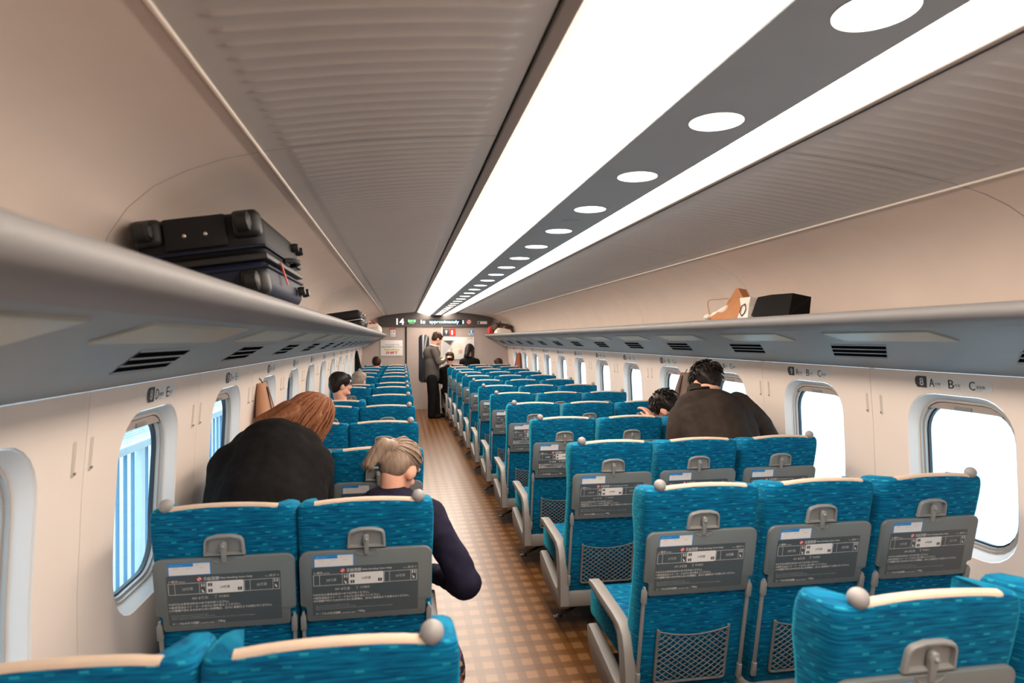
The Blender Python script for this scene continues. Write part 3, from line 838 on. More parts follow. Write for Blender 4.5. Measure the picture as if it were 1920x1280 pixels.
def cover_mesh():
    mb = MB(); L = []
    for i in range(9):
        x = -0.172 + 0.344*i/8
        e = 0.005 + (0.002 if abs(x) < 0.16 else -0.002)
        drop = 0.012 + 0.004*math.sin(i*1.7)
        q = 0.018*(x/(BW/2))**2
        L.append([(x, 0.0025, BH-0.003-q-drop*0.12), (x, 0.005, BH+0.001-q), (x, 0.010, BH+0.0035-q), (x, 0.021, BH+0.0035-q), (x, 0.034, BH-0.012-q+e), (x, 0.048, BH-0.032), (x, 0.068, BH-0.065), (x, 0.099, 0.72), (x, 0.108, 0.58),
                  (x, 0.103, 0.58), (x, 0.093, 0.72), (x, 0.062, BH-0.068), (x, 0.042, BH-0.034), (x, 0.028, BH-0.014-q), (x, 0.020, BH-0.006-q), (x, 0.010, BH-0.006-q)])
    mb.loft(L); b = mb.mesh('headrest_cover', 50); b.materials.append(MAT['cover']); return b
def knob_mesh():
    mb = MB(); r = 0.0225
    pr = [(0.012,-0.040),(0.013,-0.034),(0.0135,-0.022)]
    for i in range(9):
        a = -0.9 + (math.pi/2+0.9)*i/8
        pr.append((max(r*math.cos(a), 0.0008), r*math.sin(a)))
    mb.lathe(pr, n=20); b = mb.mesh('grip_knob', 'all'); b.materials.append(MAT['knob_grey']); return b
TW, TH = 0.448, 0.262     # tray table
TZ = 0.565                # its middle along the backrest
def tray_mesh():
    hx_, hz_ = TW/2, TH/2; pts = []
    # outline, counter-clockwise from the lower left: two notches where the arms take hold
    r = 0.03
    arc = lambda cx, cz, rr, a0, a1, n=5: [(cx+rr*math.cos(R(a0+(a1-a0)*i/n)), cz+rr*math.sin(R(a0+(a1-a0)*i/n))) for i in range(n+1)]
    nx = hx_-0.020
    pts += arc(-nx+0.012, -hz_+0.012, 0.012, 180, 270, 3) + arc(nx-0.012, -hz_+0.012, 0.012, 270, 360, 3)
    pts += [(nx, -hz_+0.052), (nx+0.006, -hz_+0.058)] + arc(hx_-0.010, -hz_+0.068, 0.010, -70, 0, 3)
    pts += arc(hx_-r, hz_-r, r, 0, 90) + arc(-hx_+r, hz_-r, r, 90, 180)
    pts += arc(-hx_+0.010, -hz_+0.068, 0.010, 180, 250, 3) + [(-nx-0.006, -hz_+0.058), (-nx, -hz_+0.052)]
    mb = MB(); mb.prism(pts, 'xz', -0.0175, -0.002, 0.004)
    b = mb.mesh('tray_table', 40); b.materials.append(MAT['table']); return b
def thumb_mesh():
    mb = MB(); pts = [(-0.038, TH/2-0.001)] + [(0.038*math.cos(R(180+180*i/10)), TH/2-0.001+0.020*math.sin(R(180+180*i/10))) for i in range(1,10)] + [(0.038, TH/2-0.001)]
    L = [[(x*k, y, TH/2-0.001+(z-TH/2+0.001)*k) for x, z in pts] for k, y in ((1.0,-0.0176),(1.02,-0.0192),(0.93,-0.0192),(0.9,-0.0170))]
    mb.loft(L, True, False, False); b = mb.mesh('thumb_cutout', 30); b.materials.append(MAT['grey_plastic']); return b
def notice_mesh():
    S = 3344.0
    X = lambda p: (p-768)/S
    Z = lambda p: TH/2-(p-295)/S*1.0
    P = lambda e: (lambda x, z: (x, -0.0178-e, z))
    mb = MB(); mb.use('print_dark'); flat(mb, [(X(757)+p[0], Z(790)+p[1]) for p in rrect(603/S, 303/S, 0.005, 3)], P(0.0))
    A, B = P(0.0006), P(0.0012)
    mb.use('print_white')
    def T(s, x0, x1, y, h, pl=A, bold=0.0006): put_text(mb, s, X(x0), X(x1), Z(y), h/S, pl, bold=bold)
    T('全席禁煙', 540, 705, 537, 46, bold=0.001); T('Non-Smoking Seats Only', 720, 1056, 540, 26)
    T('←博多', 178, 275, 553, 30); T('Hakata', 285, 352, 558, 14, bold=0); T('Tokyo', 1185, 1230, 547, 14, bold=0); T('東京→', 1238, 1342, 540, 30)
    # three cars
    frame_line(mb, X(172), X(566), Z(716), Z(578), 0.0012, A); frame_line(mb, X(966), X(1346), Z(716), Z(578), 0.0012, A)
    for p in (240, 495, 1030, 1275): flat(mb, rect(X(p)-0.0005, X(p)+0.0005, Z(716), Z(578)), A)
    flat(mb, [(X(765)+p[0], Z(647)+p[1]) for p in rrect(195/S, 74/S, 0.004, 3)], A)
    T('13号車', 320, 425, 650, 40); T('15号車', 1105, 1208, 645, 40)
    T('8号車', 478, 578, 768, 40); T('AED', 408, 462, 768, 24, bold=0.0004); T('車内販売', 690, 800, 762, 30, bold=0.0003); T('T', 640, 678, 764, 40, bold=0.0003)
    for cx, cy in ((520,612),(545,612),(1295,605),(1322,605)):
        flat(mb, disc(X(cx), Z(cy-14), 0.0018, 8), A); flat(mb, rect(X(cx-6), X(cx+6), Z(cy+18), Z(cy-6)), A)
    for cx, cy in ((530,682),(1308,668)):
        flat(mb, [(X(cx-16),Z(cy-22)),(X(cx+2),Z(cy-4)),(X(cx+16),Z(cy+20)),(X(cx-6),Z(cy+20))], A)
    mb.use('print_char'); T('14号車', 715, 815, 647, 36, B, 0.0002)
    for cx, cy in ((608,610),(608,684),(920,678)):
        flat(mb, rect(X(cx-22), X(cx-3), Z(cy+20), Z(cy-20)), B); flat(mb, rect(X(cx+3), X(cx+22), Z(cy+20), Z(cy-20)), B)
    mb.use('print_red'); ring(mb, X(498), Z(537), 0.0058, 0.0086, A, 18); flat(mb, [(X(478),Z(524)),(X(486),Z(516)),(X(518),Z(550)),(X(510),Z(558))], A)
    mb.use('print_white'); flat(mb, disc(X(498), Z(537), 0.0058, 14), P(0.0004))
    T('●かけ込み乗車は危ないのでおやめください。', 165, 792, 830, 30); T('●携帯電話はマナーモードなどに切り替えてください。', 165, 915, 870, 30)
    T('●不審物や持ち主のわからないお荷物は、直ちに乗務員までお知らせください。', 165, 1252, 908, 30)
    mb.use('print_grey')
    T('*For your safety, do not rush for your train.', 185, 572, 972, 17, bold=0); T('*Please switch your mobile phone to silent mode.', 185, 640, 994, 17, bold=0)
    T('*Please notify the train crew immediately if you find any suspicious items or unattended baggage.', 185, 1068, 1016, 17, bold=0)
    mb.use('print_white'); T('テーブルの重量制限', 190, 466, 1072, 30); T('Load limit: table', 482, 630, 1078, 16, bold=0); T(': 10kg', 645, 742, 1072, 32)
    return mb.mesh('printed_notice', False, fix=False)
def sticker_mesh():
    S = 3344.0; X = lambda p: (p-768)/S; Z = lambda p: TH/2-(p-295)/S
    P = lambda e: (lambda x, z: (x, -0.0178-e, z))
    mb = MB(); mb.use('print_blue'); flat(mb, [(X(404)+p[0], Z(410)+p[1]) for p in rrect(226/S, 76/S, 0.003, 3)], P(0.0003))
    mb.use('print_white'); flat(mb, rect(X(190), X(618), Z(478), Z(380)), P(0.0008)); flat(mb, rect(X(445), X(618), Z(382), Z(342)), P(0.0008))
    put_text(mb, 'スマートフォンで', X(205), X(330), Z(360), 13/S, P(0.0009))
    mb.use('print_grey'); put_text(mb, 'ご案内・サービス', X(455), X(600), Z(362), 16/S, P(0.0013))
    for cx, s in ((262,'時刻表'),(400,'車内'),(532,'案内')): put_text(mb, s, X(cx-28), X(cx+28), Z(398), 14/S, P(0.0013))
    return mb.mesh('service_sticker', False, fix=False)
def latch_mesh():
    mb = MB(); hw, z0, z1 = 0.062, 0.0, 0.074
    rr = 0.020
    out = [(-hw-0.004,z0),(hw+0.004,z0),(hw+0.001,z1-0.006-rr)] + [(hw-rr+rr*math.cos(R(78*i/6)), z1-0.006-rr+rr*math.sin(R(78*i/6))) for i in range(1,7)] + [(0.022,z1),(-0.022,z1)] + [(-hw+rr-rr*math.cos(R(78*i/6)), z1-0.006-rr+rr*math.sin(R(78*i/6))) for i in range(6,0,-1)] + [(-hw-0.001,z1-0.006-rr)]
    i1, i2 = inset(out, 0.003), inset(out, 0.008)
    i3 = inset(out, 0.010)
    L = [[(x, y, z) for x, z in o] for o, y in ((out,0.0),(out,-0.011),(i1,-0.0155),(i2,-0.0155),(i3,-0.003))]
    mb.loft(L); b = mb.mesh('table_latch', 35); b.materials.append(MAT['latch_plastic']); return b
def hook_mesh():
    mb = MB()
    out = [(-0.007,-0.018),(0.007,-0.018),(0.008,0.012),(0.010,0.030),(0.011,0.040),(0.007,0.050),(0.0,0.053),(-0.007,0.050),(-0.011,0.040),(-0.010,0.030),(-0.008,0.012)]
    mb.prism(out, 'xz', -0.024, -0.006, 0.003); mb.ball((0,-0.025,0.038), 0.006, 8, 6)
    b = mb.mesh('latch_hook', 35); b.materials.append(MAT['latch_plastic']); return b
def arm_mesh():
    mb = MB(); mb.prism([(-0.006,0.10),(0.006,0.10),(0.006,0.49),(0.004,0.505),(-0.004,0.505),(-0.006,0.49)], 'xz', -0.014, -0.001, 0.002)
    mb.prism([(-0.009,0.075),(0.009,0.075),(0.008,0.135),(-0.008,0.135)], 'xz', -0.018, 0.0, 0.002)
    mb.prism([(-0.009,0.44),(0.009,0.44),(0.009,0.49),(0.0,0.505),(-0.009,0.49)], 'xz', -0.020, 0.0, 0.002)
    b = mb.mesh('table_arm', 35); b.materials.append(MAT['latch_plastic']); return b
NX0, NZ0, NZ1 = 0.148, 0.050, 0.285
def net_frame_mesh():
    mb = MB(); y = -0.012
    mb.tube([(-NX0,y,NZ1),(-NX0,y,NZ0+0.012),(-NX0+0.004,y,NZ0+0.003),(-NX0+0.014,y,NZ0),(NX0-0.014,y,NZ0),(NX0-0.004,y,NZ0+0.003),(NX0,y,NZ0+0.012),(NX0,y,NZ1)], 0.0058, 8)
    b = mb.mesh('pocket_frame', 40); b.materials.append(MAT['net']); return b
def net_mesh():
    mb = MB(); r = 0.0024; y = -0.013
    topz = lambda x: NZ1-0.030+0.024*(x/NX0)**2
    dx = 0.0335; slope = 0.74
    for sgn in (1, -1):
        i = -16
        while i <= 16:
            x0 = i*dx; pts = []
            for t in range(0, 49):
                x = -NX0 + 2*NX0*t/48; z = NZ0 + sgn*(x - x0)*slope
                if NZ0-0.001 <= z <= topz(x): pts.append((x, z))
            if len(pts) > 1:
                (xa, za), (xb, zb) = pts[0], pts[-1]
                mb.tube([(xa, y, za), ((xa+xb)/2, y-0.006, (za+zb)/2), (xb, y, zb)], r, 4, False)
            i += 1
    mb.tube([(-NX0+2*NX0*i/14, y-0.003, topz(-NX0+2*NX0*i/14)) for i in range(15)], 0.003, 5)
    b = mb.mesh('net', 'all'); b.materials.append(MAT['net']); return b
def cushion_mesh():
    mb = MB(); mb.rbox(-BW/2, BW/2, 0.0, 0.47, 0.0, 0.15, 0.03, 3)
    b = mb.mesh('seat_cushion', 40); b.materials.append(MAT['fabric']); return b
def armrest_mesh():
    mb = MB()
    # C-shaped side frame seen from the aisle: pad, rear post, lower panel
    out = [(0.64,0.500),(0.645,0.514),(0.635,0.526),(0.58,0.530),(0.30,0.512),(0.225,0.500),(0.180,0.470),(0.155,0.41),(0.140,0.33),(0.130,0.17),(0.150,0.15),(0.50,0.15),(0.60,0.180),(0.655,0.235),(0.665,0.300),(0.640,0.315),(0.30,0.245),(0.230,0.235),(0.205,0.26),(0.220,0.38),(0.250,0.450),(0.30,0.472),(0.56,0.490)]
    mb.prism(out, 'yz', -0.026, 0.026, 0.006)
    b = mb.mesh('armrest', 35); b.materials.append(MAT['grey_plastic']); return b
def mid_armrest_mesh():
    mb = MB(); out = [(0.56,0.530),(0.565,0.548),(0.55,0.556),(0.22,0.545),(0.20,0.52),(0.24,0.505),(0.50,0.515)]
    mb.prism(out, 'yz', -0.019, 0.019, 0.006); b = mb.mesh('centre_armrest', 35); b.materials.append(MAT['grey_plastic']); return b

ME = dict(backrest=backrest_mesh(), cover=cover_mesh(), knob=knob_mesh(), tray=tray_mesh(), thumb=thumb_mesh(), notice=notice_mesh(), sticker=sticker_mesh(), latch=latch_mesh(),
          hook=hook_mesh(), arm=arm_mesh(), netf=net_frame_mesh(), net=net_mesh(), cushion=cushion_mesh(), armrest=armrest_mesh(), mid=mid_armrest_mesh())
def base_mesh(width):
    mb = MB(); mb.rbox(-width/2+0.005, width/2-0.005, 0.145, 0.50, 0.155, 0.242, 0.012, 2); b = mb.mesh('base_beam', 35); b.materials.append(MAT['grey_plastic'])
    mb = MB(); mb.rbox(-width/2+0.22, width/2-0.22, 0.20, 0.46, 0.0, 0.16, 0.02, 2); p = mb.mesh('pedestal', 35); p.materials.append(MAT['base_metal']); return b, p
TILT0 = 11.0
def seat_unit(name, label, group, centres, loc, tilts, aisle):
    width = centres[-1]-centres[0]+BW
    t = thing(name, label, 'seats', loc, group)
    key = 'w%.3f' % width
    if key not in ME: ME[key] = base_mesh(width)
    link('base_beam', ME[key][0], t); link('pedestal', ME[key][1], t)
    for i, cx in enumerate(centres):
        tilt = tilts[i]
        # hinge placed so that an upright back has its upper rear edge at y = 0
        hy = (BH-0.02)*math.sin(R(TILT0)); 
        def part(nm, me, parent, x=0.0, z=0.0, y=0.0):
            o = link(nm, me, parent)
            M = Matrix.Translation((cx, hy, ZP)) @ Matrix.Rotation(R(tilt), 4, 'X') @ Matrix.Translation((x, y, z))
            if parent is t: o.matrix_local = M
            else: o.location = (x, y, z)
            return o
        b = part('backrest', ME['backrest'], t)
        part('headrest_cover', ME['cover'], b)
        if i == 0: part('grip_knob', ME['knob'], b, -BW/2+0.050, BH, 0.016)
        if i == len(centres)-1: part('grip_knob', ME['knob'], b, BW/2-0.050, BH, 0.016)
        tr = part('tray_table', ME['tray'], t, 0, TZ)
        part('printed_notice', ME['notice'], tr); part('service_sticker', ME['sticker'], tr); part('thumb_cutout', ME['thumb'], tr)
        la = part('table_latch', ME['latch'], t, 0, TZ+TH/2+0.004)
        part('latch_hook', ME['hook'], la)
        part('table_arm', ME['arm'], t, -TW/2+0.008, -0.035); part('table_arm', ME['arm'], t, TW/2-0.008, -0.035)
        pk = part('net_pocket', ME['netf'], t); part('net', ME['net'], pk)
        link('seat_cushion', ME['cushion'], t, (cx, 0.285, 0.305))
        if i > 0: link('centre_armrest', ME['mid'], t, ((cx+centres[i-1])/2, 0, 0))
    link('armrest', ME['armrest'], t, (centres[0]-BW/2-0.012, 0, 0)); link('armrest', ME['armrest'], t, (centres[-1]+BW/2+0.012, 0, 0))
    # black release pedal on the aisle side
    mb = MB(); xs = aisle*(width/2-0.10)
    mb.tube([(xs-aisle*0.10,0.30,0.13),(xs,0.27,0.115),(xs+aisle*0.06,0.25,0.095),(xs+aisle*0.135,0.24,0.070)], [0.010,0.010,0.009,0.007], 6); mb.rbox(min(xs+aisle*0.10, xs+aisle*0.15), max(xs+aisle*0.10, xs+aisle*0.15), 0.222, 0.258, 0.062, 0.074, 0.004, 2)
    mb.build('release_pedal', 'black_metal', t, 35)
    return t
ROWY = 1.17; NROW = 13
for k in range(NROW):
    y = ROWY + PITCH*k
    til = [TILT0, TILT0]
    if k == 5: til = [21.0, TILT0]
    if k == 7: til = [20.0, TILT0+5]
    seat_unit('double_seat', 'teal two-seat unit with grey tray tables, %s row from the camera' % ORD[k+1], 'two-seat units', [-0.231, 0.231], (-0.355, y, 0), til, 1)
    til = [TILT0]*3
    seat_unit('triple_seat', 'teal three-seat unit with grey tray tables, %s row from the camera' % ORD[k+1], 'three-seat units', [-0.4975, 0, 0.4975], (1.622, y, 0), til, -1)
#--PEOPLE--

# ------------------------------------------------------------------ outside: platform, railing and an added sky-blocking wall on one side, bright open platform on the other
mb = MB(); mb.box(-9.0, -1.25, -8, 24, -0.25, -0.12); o = mb.build('platform_ground', 'platform', smooth=False); tag(o, kind='structure')
mb = MB(); mb.box(2.85, 14.0, -8, 24, -0.25, -0.12); o = mb.build('platform_ground', 'platform', smooth=False); tag(o, kind='structure')
mb = MB(); mb.box(-5.0, -4.8, -6, 24, -0.12, 1.55); o = mb.build('wall_platform', 'blocks', smooth=False); tag(o, kind='structure')
mb = MB(); mb.box(-6.0, -5.6, -6, 24, -0.12, 4.2); o = mb.build('wall_backdrop', 'backdrop_blue', smooth=False); tag(o, kind='structure')  # tall backdrop added to keep the bright sky out of these windows
rl = thing('platform_railing', 'blue-white barred railing outside the two-seat side windows', 'railing', (-1.78, 4.0, -0.12))
mb = MB(); mb.rbox(-0.03, 0.03, -5.5, 11, 1.02, 1.08, 0.015, 2); mb.build('top_rail', 'fence_white', rl, 35)
mb = MB(); mb.rbox(-0.018, 0.018, -5.5, 11, 0.10, 0.14, 0.008, 2); mb.build('bottom_rail', 'fence_blue', rl, 35)
mb = MB(); mb.rbox(-0.010, 0.010, -0.010, 0.010, 0.0, 1.03, 0.004, 2); me_bar = mb.mesh('bar', 35); me_bar.materials.append(MAT['fence_blue'])
mb = MB(); mb.rbox(-0.025, 0.025, -0.025, 0.025, 0.0, 1.05, 0.008, 2); me_post = mb.mesh('post', 35); me_post.materials.append(MAT['fence_white'])
for i in range(140):
    y = -5.4 + i*0.115
    link('bar', me_bar, rl, (0, y, 0))
for i in range(9): link('post', me_post, rl, (0, -5.3+i*2.0, 0))

# ------------------------------------------------------------------ soft bodies
def capsule(mb, p0, p1, r0, r1, n=14):
    p0, p1 = Vector(p0), Vector(p1); d = p1-p0
    L = d.length; d.normalize(); pts = []; rs = []
    for i in range(5):
        a = math.pi/2*(1-i/4); pts.append(p0 - d*r0*math.sin(a)); rs.append(max(r0*math.cos(a), 0.001))
    for i in range(5):
        a = math.pi/2*i/4; pts.append(p1 + d*r1*math.sin(a)); rs.append(max(r1*math.cos(a), 0.001))
    mb.tube(pts, rs, n)
def ellip(mb, c, r, rot=(0,0,0)):
    mb.ball(c, r, 18, 12, Euler([R(a) for a in rot]).to_matrix())
def blob(name, prims, material, parent, voxel=0.012, smooth=6, wob=0.0, M=None):
    """joins capsules ('c') and ellipsoids ('e') into one continuous skin"""
    mb = MB()
    for p in prims:
        if p[0] == 'c': capsule(mb, *p[1:])
        elif p[0] == 'e': ellip(mb, *p[1:])
        elif p[0] == 'path':
            pts, rs = p[1], p[2]
            for i in range(len(pts)-1): capsule(mb, pts[i], pts[i+1], rs[i], rs[i+1])
    if M is not None: mb.xf(M)
    me = mb.mesh(name); o = bpy.data.objects.new(name, me)
    m = o.modifiers.new('remesh', 'REMESH'); m.mode = 'VOXEL'; m.voxel_size = voxel
    if smooth:
        q = o.modifiers.new('smooth', 'SMOOTH'); q.iterations = smooth; q.factor = 0.5
    out = bake(o); bpy.data.meshes.remove(me)
    out.name = name
    if wob:
        cos = [v.co.copy() for v in out.vertices]; nor = [v.normal.copy() for v in out.vertices]; flatco = []
        for c, nn in zip(cos, nor):
            c = c + nn*(noise.noise(c*9.0)*wob + noise.noise(c*23.0)*wob*0.4); flatco += [c.x, c.y, c.z]
        out.vertices.foreach_set('co', flatco)
    out.materials.clear(); out.materials.append(MAT[material])
    out.polygons.foreach_set('use_smooth', [True]*len(out.polygons))
    return link(name, out, parent)
def strands(name, guides, n, r, material, parent, spread=0.02, M=None, seed=3):
    """locks of hair: jittered copies of guide polylines"""
    rnd = random.Random(seed); mb = MB()
    for i in range(n):
        g = [Vector(p) for p in rnd.choice(guides)]; g2 = [Vector(p) for p in rnd.choice(guides)]
        t = rnd.random()
        if len(g2) != len(g): g2 = g
        j = Vector([rnd.uniform(-1,1) for _ in range(3)])*spread
        pts = [a.lerp(b, t) + j*(0.25+0.75*q/(len(g)-1)) + Vector([rnd.uniform(-1,1) for _ in range(3)])*0.0025 for q, (a, b) in enumerate(zip(g, g2))]
        rr = r*rnd.uniform(0.6, 1.3)
        mb.tube(pts, [rr*0.7] + [rr]*(len(pts)-2) + [rr*0.2], 5)
    if M is not None: mb.xf(M)
    return mb.build(name, material, parent, 'all')
def smooth_path(pts, n=8):
    out = []; P = [Vector(p) for p in pts]
    for i in range(len(P)-1):
        a, b, c, d = P[max(i-1,0)], P[i], P[i+1], P[min(i+2,len(P)-1)]
        for k in range(n):
            t = k/n
            out.append(0.5*((2*b) + (-a+c)*t + (2*a-5*b+4*c-d)*t*t + (-a+3*b-3*c+d)*t**3))
    out.append(P[-1]); return [tuple(p) for p in out]
def head_prims():
    return [('e',(0,-0.008,0.030),(0.076,0.095,0.092)), ('e',(0,0.026,-0.050),(0.056,0.066,0.062)), ('e',(0,0.085,-0.094+0.02),(0.026,0.022,0.022)), ('c',(0,0.094,0.012),(0,0.106,-0.018),0.008,0.013),
            ('e',(0.077,-0.006,-0.012),(0.011,0.024,0.034),(0,8,-18)), ('e',(-0.077,-0.006,-0.012),(0.011,0.024,0.034),(0,-8,18)), ('e',(0.03,0.078,-0.02),(0.022,0.018,0.02)), ('e',(-0.03,0.078,-0.02),(0.022,0.018,0.02)), ('e',(0,0.082,0.045),(0.055,0.018,0.02))]
def face_bits(M, root, mouth=True):
    mb = MB()
    for sx in (-1, 1): mb.ball((sx*0.031, 0.0905, 0.012), (0.013,0.006,0.006), 10, 6)
    mb.xf(M); mb.build('eyes', 'eye', root, 'all')
    mb = MB()
    for sx in (-1, 1): mb.tube([(sx*0.014,0.098,0.030),(sx*0.032,0.096,0.035),(sx*0.048,0.084,0.030)], [0.003,0.0035,0.002], 5)
    mb.xf(M); mb.build('eyebrows', 'eye', root, 'all')
    if mouth:
        mb = MB(); mb.ball((0,0.093,-0.048), (0.022,0.007,0.006), 10, 6); mb.xf(M); mb.build('mouth', 'lip', root, 'all')
def under(prims, k=0.78):
    """the same limbs, slimmer, to carry the body on under its clothes"""
    out = []
    for p in prims:
        if p[0] == 'c': out.append(('c', p[1], p[2], p[3]*k, p[4]*k))
        elif p[0] == 'path': out.append(('path', p[1], [r*k for r in p[2]]))
        else: out.append(('e', p[1], tuple(r*k for r in p[2])) + tuple(p[3:]))
    return out
def hand_prims(M, curl=35.0, side=1):
    """palm with five bent fingers; local frame: fingers along +y, palm faces -z, thumb on side*x"""
    pr = [('e',(0,0.045,0),(0.038,0.048,0.014))]
    for i, (x, ln, r) in enumerate(((0.028,0.072,0.0088),(0.009,0.080,0.009),(-0.010,0.074,0.0086),(-0.028,0.058,0.0076))):
        x *= side; p = Vector((x,0.082,0)); a = R(-curl*0.5); pts = [p]
        for f, c in ((0.45,0.6),(0.32,0.9),(0.23,0.8)):
            p = p + Vector((0, math.cos(a), math.sin(a)))*ln*f; pts.append(p); a -= R(curl*c)
        pr.append(('path', [tuple(q) for q in pts], [r, r*0.95, r*0.88, r*0.75]))
    pr.append(('path', [(0.026*side,0.022,-0.004),(0.050*side,0.050,-0.012),(0.052*side,0.075,-0.022),(0.046*side,0.094,-0.028)], [0.012,0.0105,0.0095,0.0075]))
    out = []
    for p in pr:
        if p[0] == 'path': out.append(('path', [tuple(M @ Vector(q)) for q in p[1]], p[2]))
        else:
            # palm as two short capsules so that it can be turned freely
            for sx in (-0.020, 0.0, 0.020): out.append(('c', tuple(M @ Vector((sx,0.012,0))), tuple(M @ Vector((sx,0.078,0))), 0.0145, 0.0125))
    return out
def TM(loc, yaw=0, pitch=0, roll=0, s=1.0):
    """yaw turns the face about z (0 looks down the car), pitch nods it forward, roll leans it sideways"""
    return Matrix.Translation(loc) @ Matrix.Rotation(R(yaw), 4, 'Z') @ Matrix.Rotation(R(-pitch), 4, 'X') @ Matrix.Rotation(R(roll), 4, 'Y') @ Matrix.Scale(s, 4)
def mv(prims, M):
    out = []
    for p in prims:
        if p[0] == 'c': out.append(('c', tuple(M @ Vector(p[1])), tuple(M @ Vector(p[2])), p[3], p[4]))
        elif p[0] == 'path': out.append(('path', [tuple(M @ Vector(q)) for q in p[1]], p[2]))
        else:
            e = Euler([R(a) for a in (p[3] if len(p) > 3 else (0,0,0))]).to_matrix()
            m = (M.to_3x3().normalized() @ e).to_euler()
            out.append(('e', tuple(M @ Vector(p[1])), p[2], tuple(math.degrees(a) for a in m)))
    return out
def short_hair(M, root, material, full=1.0, wob=0.006, n=0, seed=1):
    pr = [('e',(0,-0.014,0.052),(0.086*full,0.102*full,0.082*full)), ('e',(0,-0.052,0.010),(0.080*full,0.062*full,0.085*full)), ('e',(0.066,-0.030,0.030),(0.022,0.045,0.050)), ('e',(-0.066,-0.030,0.030),(0.022,0.045,0.050)), ('e',(0,0.058,0.088),(0.066*full,0.040,0.028))]
    h = blob('hair', mv(pr, M), material, root, 0.008, 4, wob)
    if n:
        rnd = random.Random(seed); mb = MB()
        for i in range(n):
            a = rnd.uniform(0, 2*math.pi); e = rnd.uniform(0.0, 1.0)
            d = Vector((math.cos(a)*math.sqrt(1-e*e), math.sin(a)*math.sqrt(1-e*e), e))
            if d.y > 0.55 and d.z < 0.6: continue
            c = Vector((d.x*0.086*full, -0.016+d.y*0.102*full, 0.045+d.z*0.088*full))
            t = (Vector((rnd.uniform(-.5,.5), rnd.uniform(-.3,.7), -1+0.6*rnd.random()))); t -= d*t.dot(d); t.normalize()
            L = rnd.uniform(0.03, 0.055)
            mb.tube([c-d*0.006, c+t*L*0.5+d*0.007, c+t*L+d*rnd.uniform(0.0,0.010)], [0.0045,0.0042,0.0006], 4)
        mb.xf(M); mb.build('hair_locks', material, root, 'all')
    return h

# --- woman in a black sweater bending over her seat, second row
p = thing('person', 'person in a black sweater with loose auburn hair bending over a window seat', 'person', (-0.58, 2.75, 0))
def rel(root, prims):
    M = Matrix.Translation(-Vector(root.location)); return mv(prims, M)
torso = [('c',(-0.58,2.72,0.92),(-0.57,2.98,1.10),0.205,0.195), ('c',(-0.70,2.78,0.92),(-0.71,2.98,1.06),0.12,0.145), ('c',(-0.46,2.78,0.92),(-0.45,2.98,1.06),0.13,0.14), ('e',(-0.58,3.06,1.13),(0.225,0.17,0.125),(-25,0,0)), ('c',(-0.58,3.05,1.14),(-0.54,3.20,1.20),0.10,0.070),
         ('c',(-0.76,3.05,1.06),(-0.80,3.12,0.80),0.080,0.062), ('c',(-0.80,3.12,0.80),(-0.70,3.26,0.62),0.060,0.045), ('c',(-0.40,3.04,1.06),(-0.375,3.02,0.82),0.085,0.066), ('c',(-0.375,3.02,0.82),(-0.44,3.22,0.64),0.062,0.045), ('c',(-0.58,2.70,0.90),(-0.58,2.66,0.74),0.20,0.19)]
blob('sweater', rel(p, torso), 'black_knit', p, 0.013, 8, 0.010)
legs = [('path',[(-0.66,2.74,0.80),(-0.66,3.06,0.56),(-0.66,3.11,0.09)],[0.115,0.080,0.05]), ('path',[(-0.50,2.74,0.80),(-0.50,3.06,0.56),(-0.50,3.11,0.09)],[0.115,0.080,0.05]), ('c',(-0.66,2.72,0.80),(-0.50,2.72,0.80),0.12,0.12), ('c',(-0.66,3.09,0.05),(-0.66,3.24,0.045),0.045,0.042), ('c',(-0.50,3.09,0.05),(-0.50,3.24,0.045),0.045,0.042)]
blob('trousers', rel(p, legs), 'black_cloth', p, 0.014, 5)
HM = Matrix.Translation(-Vector(p.location)) @ TM((-0.468, 3.24, 1.235), -42, 36, 10, 1.12)
body = mv(head_prims() + [('c',(0,-0.02,-0.06),(0,-0.075,-0.15),0.052,0.056)], HM) + rel(p, hand_prims(TM((-0.70,3.26,0.61), 0, 40), 40, 1) + hand_prims(TM((-0.44,3.23,0.63), 0, 40), 40, -1)) + rel(p, under(torso) + under(legs))
blob('body', body, 'skin', p, 0.0075, 3); face_bits(HM, p)
hair = [('e',(0,-0.010,0.050),(0.090,0.108,0.088)), ('e',(0,-0.060,0.0),(0.088,0.062,0.11)), ('c',(-0.07,-0.02,0.03),(-0.085,0.02,-0.14),0.035,0.022), ('c',(0.07,-0.02,0.03),(0.085,0.02,-0.16),0.035,0.024), ('c',(-0.03,-0.10,0.0),(-0.08,-0.15,-0.10),0.05,0.03), ('c',(0.02,-0.10,0.0),(0.02,-0.16,-0.09),0.05,0.03)]
blob('hair', mv(hair, HM), 'hair_auburn', p, 0.009, 5, 0.006)
gl = []
for i in range(26):
    a = -2.9 + 5.8*i/25   # round the back and sides of the head
    sx, cy = math.sin(a), -math.cos(a)
    if cy > 0.72: continue
    gl.append(smooth_path([(sx*0.015, 0.01+cy*0.01, 0.142), (sx*0.062, cy*0.075, 0.112), (sx*0.094, -0.008+cy*0.108, 0.04), (sx*0.104, -0.015+cy*0.118, -0.05), (sx*0.106, -0.005+cy*0.135+0.02, -0.135-0.05*abs(sx))], 3))
strands('hair_locks', gl, 260, 0.0055, 'hair_auburn', p, 0.012, HM)
mb = MB()
for sx in (-1, 1): ring(mb, sx*0.034, 0.010, 0.022, 0.0255, lambda x, z: (x, 0.106, z), 16); mb.tube([(sx*0.058,0.106,0.012),(sx*0.078,0.06,0.014),(sx*0.082,-0.01,0.008)], 0.0018, 5)
mb.tube([(-0.012,0.107,0.012),(0.012,0.107,0.012)], 0.0018, 5); mb.xf(HM); mb.build('glasses', 'chrome', p, 'all')

